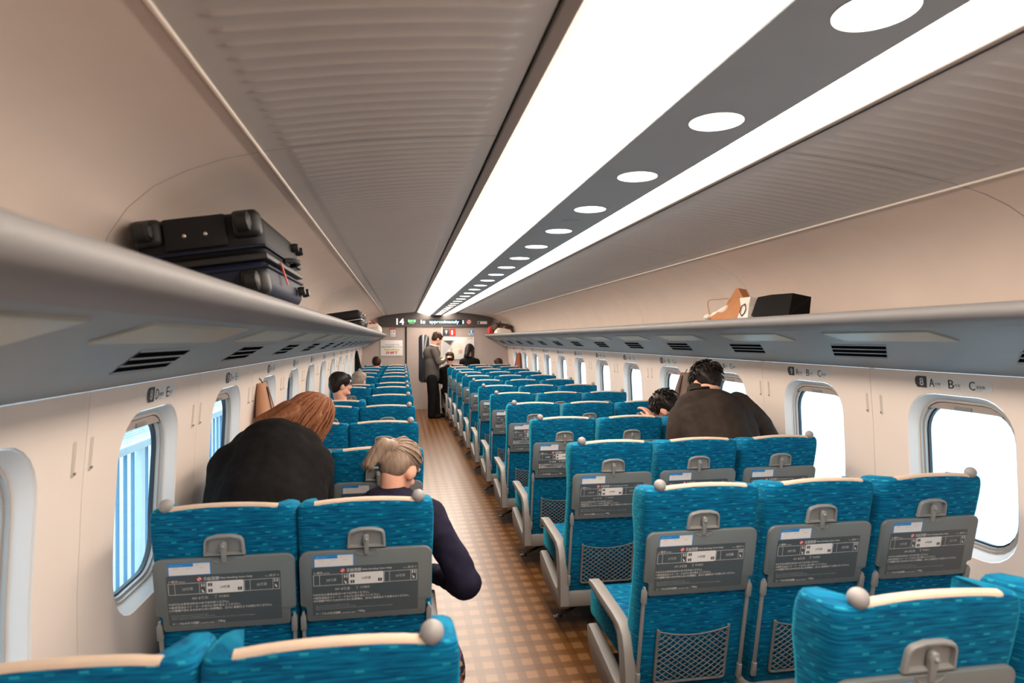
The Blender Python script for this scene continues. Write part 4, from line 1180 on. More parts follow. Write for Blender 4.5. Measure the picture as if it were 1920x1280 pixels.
# --- woman with a grey ponytail in the aisle seat, head bowed, elbow out in the aisle
p = thing('person', 'person with a greying ponytail bowed over in the aisle seat, navy sleeve in the aisle', 'person', (-0.08, 2.75, 0.45))
cloth = [('c',(-0.08,2.72,0.56),(-0.05,2.78,0.86),0.165,0.165), ('e',(-0.04,2.80,0.905),(0.200,0.120,0.085),(-14,4,0)), ('path',smooth_path([(0.115,2.76,0.885),(0.185,2.68,0.77),(0.262,2.60,0.635)],3),[0.074,0.072,0.070,0.068,0.065,0.062,0.060]), ('path',smooth_path([(0.262,2.60,0.635),(0.225,2.72,0.60),(0.14,2.92,0.58)],3),[0.060,0.058,0.056,0.052,0.048,0.045,0.042]), ('c',(-0.22,2.79,0.88),(-0.27,2.82,0.68),0.075,0.06), ('c',(-0.27,2.82,0.68),(-0.13,3.00,0.60),0.055,0.042)]
blob('jacket', rel(p, cloth), 'navy_cloth', p, 0.010, 5, 0.012)
sk = [('c',(-0.17,2.66,0.55),(-0.17,3.00,0.53),0.12,0.10), ('c',(-0.02,2.66,0.55),(0.03,3.02,0.53),0.12,0.10), ('path',smooth_path([(0.06,2.62,0.43),(0.170,2.62,0.35),(0.205,2.64,0.24)],3),[0.075,0.07,0.068,0.066,0.064,0.062,0.058]), ('c',(-0.17,3.00,0.52),(-0.17,3.04,0.24),0.095,0.10), ('c',(0.03,3.02,0.52),(0.05,3.05,0.24),0.095,0.10)]
blob('skirt', rel(p, sk), 'flower', p, 0.013, 5, 0.006)
HM = Matrix.Translation(-Vector(p.location)) @ TM((-0.015, 2.83, 1.075), -32, 38, 4, 0.98)
body = mv(head_prims(), HM) + [('c', tuple(HM @ Vector((0,-0.03,-0.05))), tuple(Vector((-0.045,2.78,0.93))-Vector(p.location)), 0.052, 0.058)] + rel(p, hand_prims(TM((0.13,2.92,0.58), 20, 10), 45, -1) + hand_prims(TM((-0.13,3.00,0.60), -20, 10), 45, 1)) + rel(p, [('c',(-0.16,3.04,0.24),(-0.16,3.02,0.10),0.045,0.038), ('c',(0.05,3.05,0.24),(0.05,3.03,0.10),0.045,0.038)] + under(cloth) + under(sk))
blob('body', body, 'skin', p, 0.0075, 3); face_bits(HM, p)
mb = MB()
for fx, fy in ((-0.16,3.05),(0.05,3.06)): mb.rbox(fx-0.042, fx+0.042, fy-0.09, fy+0.16, 0.002, 0.085, 0.03, 3)
mb.xf(Matrix.Translation(-Vector(p.location))); mb.build('shoes', 'black_cloth', p, 40)
hair = [('e',(0,-0.014,0.048),(0.085,0.102,0.084)), ('e',(0,-0.056,0.012),(0.076,0.056,0.082)), ('e',(0,0.055,0.085),(0.062,0.04,0.028)), ('c',(-0.01,-0.11,0.06),(-0.035,-0.135,0.045),0.028,0.032), ('c',(-0.035,-0.135,0.045),(-0.060,-0.125,-0.06),0.034,0.016)]
blob('hair', mv(hair, HM), 'hair_greying', p, 0.008, 4, 0.003)
g1 = []
for i in range(17):
    a = math.pi*2*i/17; sx, sz = math.cos(a), math.sin(a)
    g1.append(smooth_path([(sx*0.050, 0.070-0.01*abs(sz), 0.075+sz*0.045), (sx*0.086, 0.0, 0.05+sz*0.085), (sx*0.070, -0.075, 0.055+sz*0.065), (-0.010+sx*0.012, -0.118, 0.060+sz*0.012)], 3))
strands('hair_locks', g1, 170, 0.0042, 'hair_greying', p, 0.004, HM, 5)
g2 = [smooth_path([(-0.012+dx*0.3, -0.118+dy*0.3, 0.060), (-0.036+dx, -0.150+dy, 0.050), (-0.062+dx*1.2, -0.142+dy, -0.010), (-0.072+dx*1.5, -0.125+dy, -0.075)], 3) for dx, dy in ((0,0),(0.018,0.006),(-0.018,0.0),(0.006,-0.012),(-0.010,0.018))]
strands('ponytail', g2, 90, 0.0045, 'hair_greying', p, 0.006, HM, 6)
mb = MB(); mb.tube([tuple(Vector((-0.012,-0.119,0.060)) + Vector((math.cos(a)*0.019, 0.004*math.sin(a), math.sin(a)*0.019))) for a in [2*math.pi*i/12 for i in range(13)]], 0.005, 6); mb.xf(HM); mb.build('hair_tie', 'black_cloth', p, 'all')

# --- man with glasses in a reclined window seat, looking across the car
p = thing('person', 'person with short black hair and glasses in a window seat, face turned sideways', 'person', (-0.61, 6.75, 0.45))
HM = Matrix.Translation(-Vector(p.location)) @ TM((-0.620, 6.56, 1.185), -66, 4, 0, 1.04)
body = mv(head_prims(), HM) + [('c', tuple(HM @ Vector((0,-0.02,-0.05))), tuple(Vector((-0.62,6.58,1.02))-Vector(p.location)), 0.056, 0.062)] + rel(p, hand_prims(TM((-0.74,7.05,0.63), -20, 0), 40, -1) + hand_prims(TM((-0.48,7.05,0.63), 20, 0), 40, 1)) + rel(p, under([('c',(-0.62,6.60,1.04),(-0.62,6.62,0.90),0.08,0.12), ('c',(-0.61,6.72,0.56),(-0.62,6.62,0.90),0.165,0.16), ('c',(-0.79,6.62,0.93),(-0.45,6.62,0.93),0.075,0.075), ('path',[(-0.81,6.62,0.92),(-0.83,6.74,0.68),(-0.75,7.02,0.62)],[0.065,0.052,0.045]), ('path',[(-0.43,6.62,0.92),(-0.41,6.74,0.68),(-0.48,7.02,0.62)],[0.065,0.052,0.045]), ('path',[(-0.70,6.74,0.54),(-0.70,7.12,0.53),(-0.70,7.14,0.08)],[0.10,0.075,0.05]), ('path',[(-0.52,6.74,0.54),(-0.52,7.12,0.53),(-0.52,7.14,0.08)],[0.10,0.075,0.05])]))
blob('body', body, 'skin', p, 0.0075, 3); face_bits(HM, p)
short_hair(HM, p, 'hair_black', 1.09, 0.003)
blob('shirt', rel(p, [('c',(-0.61,6.72,0.56),(-0.62,6.62,0.90),0.165,0.16), ('c',(-0.79,6.62,0.93),(-0.45,6.62,0.93),0.075,0.075), ('path',[(-0.81,6.62,0.92),(-0.83,6.74,0.68),(-0.75,7.02,0.62)],[0.065,0.052,0.04]), ('path',[(-0.43,6.62,0.92),(-0.41,6.74,0.68),(-0.48,7.02,0.62)],[0.065,0.052,0.04])]), 'navy_cloth', p, 0.014, 5, 0.004)
blob('trousers', rel(p, [('path',[(-0.70,6.74,0.54),(-0.70,7.12,0.53),(-0.70,7.14,0.08)],[0.10,0.075,0.05]), ('path',[(-0.52,6.74,0.54),(-0.52,7.12,0.53),(-0.52,7.14,0.08)],[0.10,0.075,0.05]), ('c',(-0.70,7.14,0.05),(-0.70,7.28,0.045),0.045,0.042), ('c',(-0.52,7.14,0.05),(-0.52,7.28,0.045),0.045,0.042)]), 'black_cloth', p, 0.015, 4)
mb = MB()
for sx in (-1, 1): ring(mb, sx*0.034, 0.010, 0.020, 0.0235, lambda x, z: (x, 0.108, z), 16); mb.tube([(sx*0.056,0.108,0.014),(sx*0.080,0.06,0.016),(sx*0.086,-0.01,0.012)], 0.0022, 5)
mb.tube([(-0.012,0.109,0.012),(0.012,0.109,0.012)], 0.002, 5); mb.xf(HM); mb.build('glasses', 'black_metal', p, 'all')

# --- man in a dark brown suit bending between the rows
p = thing('person', 'person in a dark brown suit jacket bending forward between the three-seat rows', 'person', (1.98, 3.60, 0))
ja = [('c',(1.95,3.58,0.90),(1.96,3.78,1.14),0.185,0.19), ('c',(1.84,3.60,0.92),(1.83,3.78,1.14),0.12,0.13), ('c',(2.07,3.60,0.92),(2.09,3.78,1.14),0.12,0.13), ('e',(1.95,3.86,1.225),(0.235,0.145,0.105),(-30,3,0)), ('c',(1.92,3.88,1.26),(1.90,3.94,1.315),0.085,0.062),
      ('path',smooth_path([(2.155,3.84,1.235),(2.255,3.76,1.12),(2.315,3.72,0.99)],3),[0.085,0.083,0.08,0.076,0.072,0.069,0.066]), ('path',[(2.315,3.72,0.99),(2.24,3.92,0.86),(2.14,4.10,0.80)],[0.066,0.055,0.045]),
      ('path',smooth_path([(1.75,3.84,1.16),(1.70,3.78,1.04),(1.69,3.76,0.90)],3),[0.085,0.083,0.08,0.076,0.072,0.068,0.062]), ('path',[(1.69,3.76,0.90),(1.74,3.95,0.80),(1.85,4.10,0.78)],[0.062,0.052,0.045]), ('c',(1.86,3.56,0.90),(1.86,3.56,0.78),0.14,0.15), ('c',(2.04,3.56,0.90),(2.04,3.56,0.78),0.14,0.15)]
ja = mv(ja, Matrix.Translation((0.03, 0, -0.012)))
blob('jacket', rel(p, ja), 'brown_suit', p, 0.011, 5, 0.009)
mb = MB(); mb.tube(smooth_path([(1.870,3.895,1.318),(1.885,3.850,1.330),(1.930,3.828,1.336),(1.978,3.850,1.333),(1.998,3.900,1.322)],4), 0.009, 6); mb.xf(Matrix.Translation(-Vector(p.location))); mb.build('collar', 'brown_suit', p, 'all')
blob('trousers', rel(p, [('path',[(1.89,3.64,0.80),(1.88,4.07,0.57),(1.88,4.12,0.09)],[0.115,0.08,0.055]), ('path',[(2.07,3.64,0.80),(2.08,4.07,0.57),(2.08,4.12,0.09)],[0.115,0.08,0.055]), ('c',(1.89,3.62,0.82),(2.07,3.62,0.82),0.13,0.13), ('c',(1.88,4.11,0.05),(1.88,4.25,0.045),0.046,0.042), ('c',(2.08,4.11,0.05),(2.08,4.25,0.045),0.046,0.042)]), 'black_cloth', p, 0.015, 4)
HM = Matrix.Translation(-Vector(p.location)) @ TM((2.035, 3.985, 1.345), 8, 38, 6, 1.10)
body = mv(head_prims(), HM) + [('c', tuple(HM @ Vector((0,-0.03,-0.05))), tuple(Vector((1.93,3.90,1.27))-Vector(p.location)), 0.056, 0.062)] + rel(p, hand_prims(TM((2.14,4.10,0.80), 10, 20), 45, -1) + hand_prims(TM((1.85,4.10,0.78), -10, 20), 45, 1)) + rel(p, under(ja))
blob('body', body, 'skin', p, 0.0075, 3); face_bits(HM, p)
short_hair(HM, p, 'hair_black', 1.07, 0.010, 260, 8)

# --- person hunched in the middle seat beside him, hand raised
p = thing('person', 'person with dark tousled hair hunched in the middle seat, one hand raised', 'person', (1.85, 4.75, 0.45))
HM = Matrix.Translation(-Vector(p.location)) @ TM((1.985, 4.52, 1.120), 30, 48, -12, 1.05)
body = mv(head_prims(), HM) + [('c', tuple(HM @ Vector((0,-0.03,-0.05))), tuple(Vector((1.93,4.62,0.98))-Vector(p.location)), 0.056, 0.062)] + rel(p, hand_prims(TM((1.865,4.50,1.045), 40, -50), 38, -1) + [('c',(1.845,4.50,1.045),(1.80,4.53,0.86),0.030,0.040)])
blob('body', body, 'skin', p, 0.0075, 3); face_bits(HM, p)
short_hair(HM, p, 'hair_black', 1.08, 0.010, 200, 9)
blob('shirt', rel(p, [('c',(1.90,4.78,0.56),(1.92,4.70,0.86),0.16,0.16), ('c',(1.74,4.68,0.90),(2.08,4.68,0.90),0.075,0.075), ('path',[(1.73,4.68,0.88),(1.72,4.62,0.72),(1.80,4.53,0.87)],[0.065,0.055,0.045]), ('path',[(2.10,4.68,0.88),(2.12,4.84,0.68),(1.98,5.0,0.62)],[0.065,0.055,0.045])]), 'black_cloth', p, 0.014, 5, 0.004)
blob('trousers', rel(p, [('path',[(1.82,4.80,0.53),(1.82,5.06,0.52),(1.82,5.08,0.08)],[0.095,0.075,0.05]), ('path',[(1.99,4.80,0.53),(1.99,5.06,0.52),(1.99,5.08,0.08)],[0.095,0.075,0.05]), ('c',(1.82,5.08,0.05),(1.82,5.20,0.045),0.045,0.042), ('c',(1.99,5.08,0.05),(1.99,5.20,0.045),0.045,0.042)]), 'navy_cloth', p, 0.015, 4)

# --- man standing in the aisle near the end door
p = thing('person', 'person in a grey jacket and black trousers standing in the aisle', 'person', (0.66, 13.30, 0))
blob('jacket', rel(p, [('c',(0.60,13.30,0.92),(0.60,13.30,1.16),0.165,0.165), ('e',(0.60,13.30,1.34),(0.185,0.155,0.19)), ('c',(0.58,13.32,1.44),(0.66,13.28,1.46),0.095,0.085), ('c',(0.60,13.30,0.94),(0.60,13.30,0.86),0.168,0.168),
      ('path',smooth_path([(0.64,13.16,1.42),(0.69,13.12,1.28),(0.73,13.10,1.16)],3),[0.075,0.074,0.07,0.066,0.062,0.06,0.058]), ('path',[(0.73,13.10,1.16),(0.82,13.16,1.19),(0.90,13.22,1.26)],[0.058,0.05,0.042]), ('path',[(0.62,13.46,1.42),(0.68,13.50,1.18),(0.88,13.38,1.24)],[0.072,0.058,0.042])]), 'grey_jacket', p, 0.014, 10, 0.006)
blob('trousers', rel(p, [('path',[(0.60,13.22,0.84),(0.61,13.22,0.46),(0.60,13.22,0.07)],[0.120,0.100,0.085]), ('path',[(0.62,13.40,0.84),(0.68,13.40,0.46),(0.70,13.40,0.07)],[0.120,0.100,0.085]), ('c',(0.60,13.22,0.84),(0.62,13.40,0.84),0.12,0.12)]), 'black_cloth', p, 0.014, 4, 0.004)
mb = MB()
for fx, fy in ((0.62,13.22),(0.72,13.40)): mb.rbox(fx-0.10, fx+0.17, fy-0.045, fy+0.045, 0.0, 0.085, 0.03, 3)
mb.xf(Matrix.Translation(-Vector(p.location))); mb.build('shoes', 'black_cloth', p, 40)
HM = Matrix.Translation(-Vector(p.location)) @ TM((0.71, 13.28, 1.655), -72, 24, 0, 1.03)
body = mv(head_prims(), HM) + [('c', tuple(HM @ Vector((0,-0.03,-0.05))), tuple(Vector((0.64,13.29,1.50))-Vector(p.location)), 0.056, 0.062)] + rel(p, hand_prims(TM((0.89,13.22,1.265), -70, -20), 50, 1) + hand_prims(TM((0.87,13.38,1.25), -70, -20), 50, -1)) + rel(p, under([('c',(0.60,13.30,0.92),(0.60,13.30,1.30),0.16,0.16), ('c',(0.60,13.30,1.36),(0.64,13.29,1.50),0.12,0.08), ('path',[(0.62,13.18,1.40),(0.73,13.10,1.16),(0.90,13.22,1.26)],[0.07,0.058,0.044]), ('path',[(0.62,13.44,1.40),(0.68,13.50,1.18),(0.88,13.38,1.24)],[0.07,0.058,0.044]), ('path',[(0.60,13.22,0.84),(0.61,13.22,0.46),(0.60,13.22,0.07)],[0.11,0.08,0.06]), ('path',[(0.62,13.40,0.84),(0.68,13.40,0.46),(0.70,13.40,0.07)],[0.11,0.08,0.06])]))
blob('body', body, 'skin', p, 0.0085, 3); face_bits(HM, p)
short_hair(HM, p, 'hair_brown', 1.06, 0.006, 120, 12)
mb = MB(); mb.tube([tuple(Vector((0.645+0.075*math.cos(a), 13.29+0.075*math.sin(a), 1.515+0.02*math.cos(a)*-1))) for a in [2*math.pi*i/16 for i in range(17)]], 0.018, 6); mb.xf(Matrix.Translation(-Vector(p.location))); mb.build('collar', 'light_collar', p, 'all')

# --- the remaining heads above the seats
def seated(label, hx, hy, hz, yaw, pitch, hair, cloth, scale=1.0, long=False, mask=False, floor_y=0.0):
    p = thing('person', label, 'person', (hx, hy+0.15, 0.45))
    HM = Matrix.Translation(-Vector(p.location)) @ TM((hx, hy, hz), yaw, pitch, 0, scale)
    sh = Vector((hx, hy-0.02, hz-0.25)) - Vector(p.location)
    blob('body', mv(head_prims(), HM) + [('c', tuple(HM @ Vector((0,-0.03,-0.05))), tuple(sh+Vector((0,0,0.06))), 0.054, 0.06)], 'skin', p, 0.0085, 3); face_bits(HM, p)
    short_hair(HM, p, hair, 1.05, 0.005)
    if long:
        blob('long_hair', mv([('c',(-0.07,-0.01,0.03),(-0.085,0.03,-0.17),0.036,0.030), ('c',(0.07,-0.01,0.03),(0.085,0.03,-0.17),0.036,0.030), ('c',(0,-0.07,0.0),(0,-0.09,-0.15),0.07,0.06)], HM), hair, p, 0.010, 4, 0.004)
    if mask:
        mb = MB(); mb.ball((0,0.055,-0.045), (0.058,0.060,0.045), 14, 8); mb.xf(HM); mb.build('face_mask', 'white_mask', p, 'all')
    z = sh.z
    blob('clothing', [('c',(0,sh.y,z-0.02),(0,sh.y+0.08,0.10),0.15,0.16), ('c',(-0.15,sh.y,z),(0.15,sh.y,z),0.072,0.072), ('path',[(-0.17,sh.y,z),(-0.20,sh.y+0.10,z-0.25),(-0.10,sh.y+0.32,z-0.30)],[0.062,0.052,0.042]), ('path',[(0.17,sh.y,z),(0.20,sh.y+0.10,z-0.25),(0.10,sh.y+0.32,z-0.30)],[0.062,0.052,0.042]),
                      ('path',[(-0.09,0.02,0.09),(-0.09,0.34,0.08),(-0.09,0.36,-0.38)],[0.09,0.072,0.05]), ('path',[(0.09,0.02,0.09),(0.09,0.34,0.08),(0.09,0.36,-0.38)],[0.09,0.072,0.05])], cloth, p, 0.016, 5, 0.004)
    return p
seated('person with grey hair leaning back in a window seat behind the bespectacled one', -0.575, 8.72, 1.085, -25, 10, 'hair_grey', 'grey_jacket')
seated('person with short brown hair in the aisle seat beside the standing person', 0.985, 13.42, 1.250, 20, 12, 'hair_brown', 'black_cloth', 1.05)
seated('person in black with long dark hair rising from the last middle seat', 1.475, 14.02, 1.410, -30, 25, 'hair_black', 'black_cloth', 1.12, True, True)
seated('person with dark hair low in the last window seat near the rust coat', 2.090, 13.80, 1.095, 30, 10, 'hair_brown', 'navy_cloth', 1.05)
seated('person with reddish dark hair in the last window seat by the black coat', -0.530, 13.25, 1.160, 0, 10, 'hair_brown', 'black_cloth', 1.08)

# ------------------------------------------------------------------ coats on the hooks
def coat(label, x, y, z, sg, length, w0, w1, material, dark):
    t = thing('hanging_coat', label, 'coat', (x, y, z))
    mb = MB(); L = []; n = 18
    for i in range(9):
        q = i/8; zz = -length*q; hw = (w0 + (w1-w0)*min(1, q*1.5)**0.8)/2
        lp = []
        for j in range(n):
            a = 2*math.pi*j/n
            fold = 1+0.16*math.sin(3*a+1.2*q)+0.10*math.sin(7*a+2.0)*q
            lp.append((-sg*(0.085*(0.40+0.6*min(1,q*2)))*(1+math.sin(a)*fold*0.85), hw*math.cos(a)*(1+0.06*math.sin(5*a)), zz))
        L.append(lp)
    mb.loft(L); mb.build('cloth', material, t, 60)
    mb = MB(); mb.tube([(-sg*0.02,0.0,0.03),(-sg*0.035,-0.01,0.015),(-sg*0.05,-0.02,-0.01)], 0.004, 6); mb.build('hanging_loop', dark, t, 40)
    mb = MB(); mb.loft([[(-sg*0.07,-w0*0.1,-0.02),(-sg*0.15,-w0*0.35,-length*0.35),(-sg*0.17,-w1*0.42,-length*0.97)],[(-sg*0.07,w0*0.25,-0.03),(-sg*0.145,-w0*0.1,-length*0.35),(-sg*0.165,-w1*0.2,-length*0.97)]], False)
    mb.build('lining', dark, t, 60)
    return t
coat('camel brown coat hanging on the wall past the second window', -0.945, 4.34, 1.365, -1, 0.75, 0.16, 0.52, 'camel_coat', 'camel_dark')
coat('taupe coat hanging on the wall behind the suited person', 2.50, 5.22, 1.355, 1, 0.75, 0.14, 0.46, 'taupe_coat', 'camel_dark')
coat('black coat hanging near the end wall above the two-seat rows', -0.945, 12.9, 1.42, -1, 0.8, 0.12, 0.34, 'black_cloth', 'black_metal')
coat('rust coloured coat hanging near the end wall above the three-seat rows', 2.50, 13.3, 1.36, 1, 0.75, 0.14, 0.40, 'rust_coat', 'camel_dark')

# ------------------------------------------------------------------ luggage on the shelves
def shelf_z(w): return EYE + 0.126 - (w-1.178)*0.148
# big dark suitcase, wheel end towards the camera
t = thing('suitcase', 'large black and navy suitcase lying on the luggage shelf, wheels towards the aisle end', 'suitcase', (-0.395, 2.02, shelf_z(1.18)+0.012))
t.rotation_euler = (0, R(-8.5), 0)
SW, SL, SH = 0.37, 0.70, 0.27
mb = MB(); mb.rbox(-SW, 0, 0.02, SL, 0.125, SH, 0.045, 4); mb.build('upper_shell', 'case_black', t, 40)
mb = MB(); mb.rbox(-SW+0.004, -0.004, 0.016, SL-0.004, 0.0, 0.120, 0.040, 4); mb.build('lower_shell', 'case_navy', t, 40)
for q, (z0, z1) in enumerate(((0.112,0.132),(0.150,0.160),(0.086,0.095))):
    mb = MB(); mb.rbox(-SW-0.004, 0.004, 0.012, SL+0.004, z0, z1, 0.004, 2); mb.build('zip_band', ('chrome','case_navy','case_navy')[q] if q else 'rubber', t, 40)
mb = MB(); mb.rbox(-SW+0.09, -0.10, 0.004, 0.022, 0.165, 0.262, 0.008, 2); mb.build('end_plate', 'case_black', t, 40)
for x in (-SW+0.15, -0.16):
    mb = MB(); mb.ball((x, 0.003, 0.205), 0.008, 10, 6); mb.build('stud', 'chrome', t, 'all')
for x in (-SW+0.045, -0.045):
    for z in (0.045, 0.225):
        mb = MB(); mb.rbox(x-0.042, x+0.042, -0.004, 0.06, z-0.042, z+0.042, 0.02, 3); w = mb.build('wheel_housing', 'rubber', t, 40)
        mb = MB(); mb.lathe([(0.024,-0.020),(0.030,-0.016),(0.031,0.0),(0.030,0.016),(0.024,0.020)], n=20); mb.xf(Matrix.Translation((x, -0.022, z)) @ Matrix.Rotation(R(90), 4, 'Y')); mb.build('wheel', 'rubber', w, 40)
        mb = MB(); mb.lathe([(0.017,-0.0215),(0.017,0.0215)], n=16); mb.xf(Matrix.Translation((x, -0.022, z)) @ Matrix.Rotation(R(90), 4, 'Y')); mb.build('hub', 'chrome', w, 40)
mb = MB(); mb.tube(smooth_path([(0.004,0.30,0.14),(0.034,0.33,0.14),(0.036,0.42,0.14),(0.004,0.46,0.14)],4), 0.009, 8); mb.build('side_handle', 'rubber', t, 40)
for y in (0.55, 0.66):
    for z in (0.05, 0.22):
        mb = MB(); mb.lathe([(0.016,0.0),(0.018,0.010),(0.015,0.026)], n=12); mb.xf(Matrix.Translation((0.0, y, z)) @ Matrix.Rotation(R(90), 4, 'Y')); mb.build('side_foot', 'rubber', t, 40)
mb = MB(); mb.loft([[(0.006,0.20,0.12),(0.010,0.20,0.12),(0.010,0.215,0.12),(0.006,0.215,0.12)],[(0.010,0.25,0.05),(0.014,0.25,0.05),(0.014,0.265,0.05),(0.010,0.265,0.05)]]); mb.build('luggage_ribbon', 'plastic_red', t, False)
# black travel case farther along
def soft_bag(name, label, cat, loc, dims, material, strap=None, tilt=8.5, sg=-1, wob=0.01):
    t = thing(name, label, cat, loc); t.rotation_euler = (0, R(tilt*sg), 0)
    dx, dy, dz = dims
    pr = [('c',(x,y,z),(x,-y,z),0.06,0.06) for x in (-dx/2+0.06, dx/2-0.06) for y in (dy/2-0.06,) for z in (0.06, max(dz-0.06,0.061))] + [('c',(-dx/2+0.06,0,dz/2),(dx/2-0.06,0,dz/2),dz/2,dz/2*0.95), ('c',(0,-dy/2+dz/2,dz/2),(0,dy/2-dz/2,dz/2),dz/2,dz/2*0.9)]
    b = blob('bag_body', pr, material, t, 0.012, 6, wob)
    if strap:
        mb = MB(); mb.tube(smooth_path([(-dx*0.2,-dy*0.25,dz*0.8),(-dx*0.1,-dy*0.12,dz+0.03),(0.0,dy*0.12,dz+0.03),(dx*0.1,dy*0.25,dz*0.8)],5), 0.009, 6); mb.build('handle', strap, t, 40)
    return t
def sack(name, label, cat, loc, dims, material, strap=None, tilt=8.5, sg=-1, wob=0.02):
    t = thing(name, label, cat, loc); t.rotation_euler = (0, R(tilt*sg), 0)
    dx, dy, dz = dims; mb = MB(); L = []
    for i in range(7):
        q = i/6; k = 1.0 - 0.35*max(0, q-0.55)/0.45
        lp = []
        for (x, y) in rrect(dx/2*k, dy/2*(1-0.12*q), 0.03, 2, 3):
            j = Vector((x*14, y*14, q*5+len(name) % 7)); lp.append((x+noise.noise(j)*wob, y+noise.noise(j+Vector((9,0,0)))*wob, dz*q+noise.noise(j+Vector((0,9,0)))*wob*q))
        L.append(lp)
    mb.loft(L); mb.build('bag_body', material, t, 25)
    mb = MB(); mb.tube(smooth_path([(-dx*0.1,-dy*0.2,dz*0.95),(0,-dy*0.08,dz+0.05),(0.01,dy*0.08,dz+0.05),(dx*0.1,dy*0.2,dz*0.95)],5), 0.005, 6); mb.build('handle', material, t, 40)
    return t
t = thing('cabin_case', 'black cabin case with chrome trim lying midway along the shelf', 'suitcase', (-0.40, 6.45, shelf_z(1.19)+0.008)); t.rotation_euler = (0, R(-8.5), 0)
mb = MB(); mb.rbox(-0.36, 0, 0.0, 0.52, 0.075, 0.17, 0.03, 3); mb.build('upper_shell', 'case_black', t, 40)
mb = MB(); mb.rbox(-0.36, 0, 0.0, 0.52, 0.0, 0.068, 0.025, 3); mb.build('lower_shell', 'case_black', t, 40)
mb = MB(); mb.rbox(-0.362, 0.003, -0.003, 0.523, 0.066, 0.077, 0.004, 2); mb.build('trim_band', 'chrome', t, 40)
for y in (0.06, 0.46):
    for z in (0.045, 0.13):
        mb = MB(); mb.lathe([(0.014,0),(0.015,0.012),(0.012,0.026)], n=12); mb.xf(Matrix.Translation((-0.002,y,z)) @ Matrix.Rotation(R(90),4,'Y')); mb.build('side_foot', 'chrome', t, 40)
soft_bag('duffel_bag', 'soft black duffel bag just past the cabin case on the shelf', 'bag', (-0.56, 7.45, shelf_z(1.345)+0.004), (0.32, 0.62, 0.15), 'case_black', 'rubber')
sack('red_bag', 'dark red bag near the far end of the two-seat shelf', 'bag', (-0.58, 12.55, shelf_z(1.365)+0.006), (0.30, 0.5, 0.22), 'bag_red')
sack('white_shopping_bag', 'crumpled cream bag on the shelf edge before the end wall', 'bag', (-0.56, 11.75, shelf_z(1.345)+0.004), (0.36, 0.42, 0.17), 'paper_white', None, wob=0.03)
soft_bag('brown_bag', 'dark brown patterned bag at the end of the three-seat shelf', 'bag', (2.14, 13.9, shelf_z(1.355)+0.06), (0.34, 0.6, 0.20), 'bag_brown', 'bag_black', sg=1, wob=0.02)
sack('white_carrier_bag', 'white carrier bag under the brown bag at the shelf end', 'bag', (2.12, 13.35, shelf_z(1.34)+0.004), (0.34, 0.4, 0.12), 'paper_white', None, sg=1, wob=0.02)
sack('red_parcel', 'small bright red parcel on the three-seat shelf end', 'parcel', (1.99, 14.35, shelf_z(1.2)+0.004), (0.16, 0.26, 0.17), 'plastic_red', None, sg=1, wob=0.012)
# kraft paper bag lying open on the three-seat shelf
t = thing('paper_bag', 'brown kraft paper bag with white tissue lying open on the shelf', 'bag', (2.02, 3.745, shelf_z(1.235)+0.004)); t.rotation_euler = (0, R(8.5), 0)
mb = MB()
mb.loft([[(0.0,-0.22,0.0),(0.22,-0.22,0.0),(0.22,-0.20,0.13),(0.02,-0.20,0.12)], [(-0.01,-0.05,0.0),(0.23,-0.05,0.0),(0.22,-0.05,0.15),(0.03,-0.06,0.15)], [(0.0,0.10,0.0),(0.22,0.10,0.0),(0.21,0.09,0.12),(0.0,0.10,0.05)], [(0.01,0.20,0.01),(0.20,0.20,0.01),(0.20,0.18,0.10),(0.01,0.19,0.03)]]); mb.build('bag_body', 'kraft', t, False)
mb = MB(); mb.prism([(-0.20,0.085),(0.10,0.085),(0.05,0.130),(-0.035,0.215),(-0.06,0.212)], 'yz', 0.045, 0.10); mb.build('folded_flap', 'kraft', t, False)
blob('tissue_paper', [('c',(0.05,0.02,0.06),(0.03,0.17,0.045),0.035,0.02), ('c',(0.02,0.0,0.085),(0.02,0.12,0.05),0.022,0.015), ('c',(0.0,0.20,0.03),(-0.005,0.24,0.028),0.02,0.012)], 'paper_white', t, 0.008, 3, 0.010)
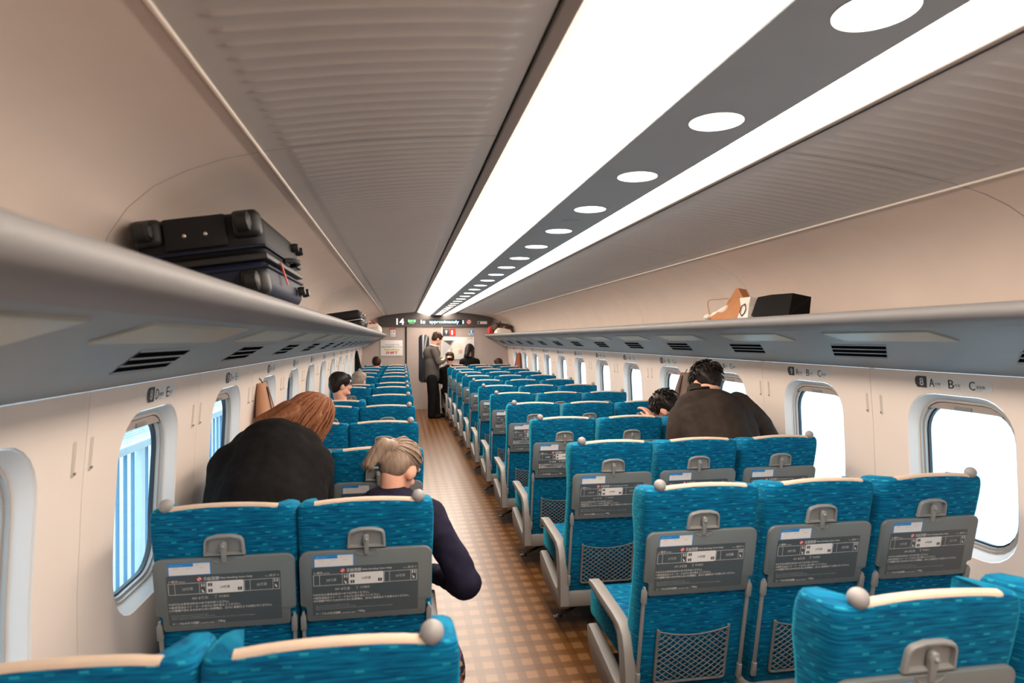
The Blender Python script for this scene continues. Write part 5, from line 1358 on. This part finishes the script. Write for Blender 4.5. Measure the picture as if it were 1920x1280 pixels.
mb = MB(); mb.tube(smooth_path([(0.01,0.18,0.02),(-0.012,0.21,0.13),(-0.005,0.10,0.14),(0.02,0.0,0.145)],5), 0.003, 5); mb.build('handle', 'kraft', t, 40)
# white tote strip with black emblem and black glossy bag
t = thing('white_paper_bag', 'small white paper bag with black line emblem between kraft and black bags', 'bag', (1.99, 3.455, shelf_z(1.205)+0.004)); t.rotation_euler = (0, R(8.5), 0)
mb = MB(); mb.loft([[(0.0,-0.06,0.0),(0.12,-0.06,0.0),(0.12,0.055,0.0),(0.0,0.055,0.0)],[(0.005,-0.045,0.07),(0.115,-0.045,0.07),(0.115,0.04,0.07),(0.005,0.04,0.07)],[(0.0,-0.06,0.125),(0.12,-0.06,0.125),(0.12,0.06,0.125),(0.0,0.06,0.125)]]); mb.build('bag_body', 'paper_white', t, False)
mb = MB(); q = [(-0.002,0.02,0.075),(-0.002,-0.012,0.085),(-0.002,-0.03,0.055),(-0.003,-0.022,0.03),(-0.003,0.005,0.012),(-0.003,0.032,0.035)]
mb.tube(q+[q[0]], 0.0032, 4); mb.build('emblem', 'print_black', t, False)
t = thing('black_paper_bag', 'long black paper bag lying on the three-seat shelf', 'bag', (1.985, 3.18, shelf_z(1.20)+0.004)); t.rotation_euler = (0, R(8.5), 0)
mb = MB(); mb.loft([[(0.0,-0.19,0.0),(0.12,-0.19,0.0),(0.115,-0.19,0.115),(0.008,-0.188,0.118)],[(-0.004,0.0,0.0),(0.12,0.0,0.0),(0.115,0.0,0.120),(0.004,0.0,0.122)],[(0.0,0.14,0.0),(0.12,0.14,0.0),(0.115,0.14,0.120),(0.008,0.14,0.118)],[(0.008,0.185,0.012),(0.11,0.185,0.012),(0.105,0.165,0.105),(0.015,0.165,0.100)]]); mb.build('bag_body', 'bag_black', t, False)
mb = MB(); mb.tube([(0.006,-0.191,0.008),(0.060,-0.193,0.062),(0.112,-0.191,0.112)], 0.0012, 4); mb.build('gusset_fold', 'case_black', t, False)

bpy.data.scenes.remove(WORK)
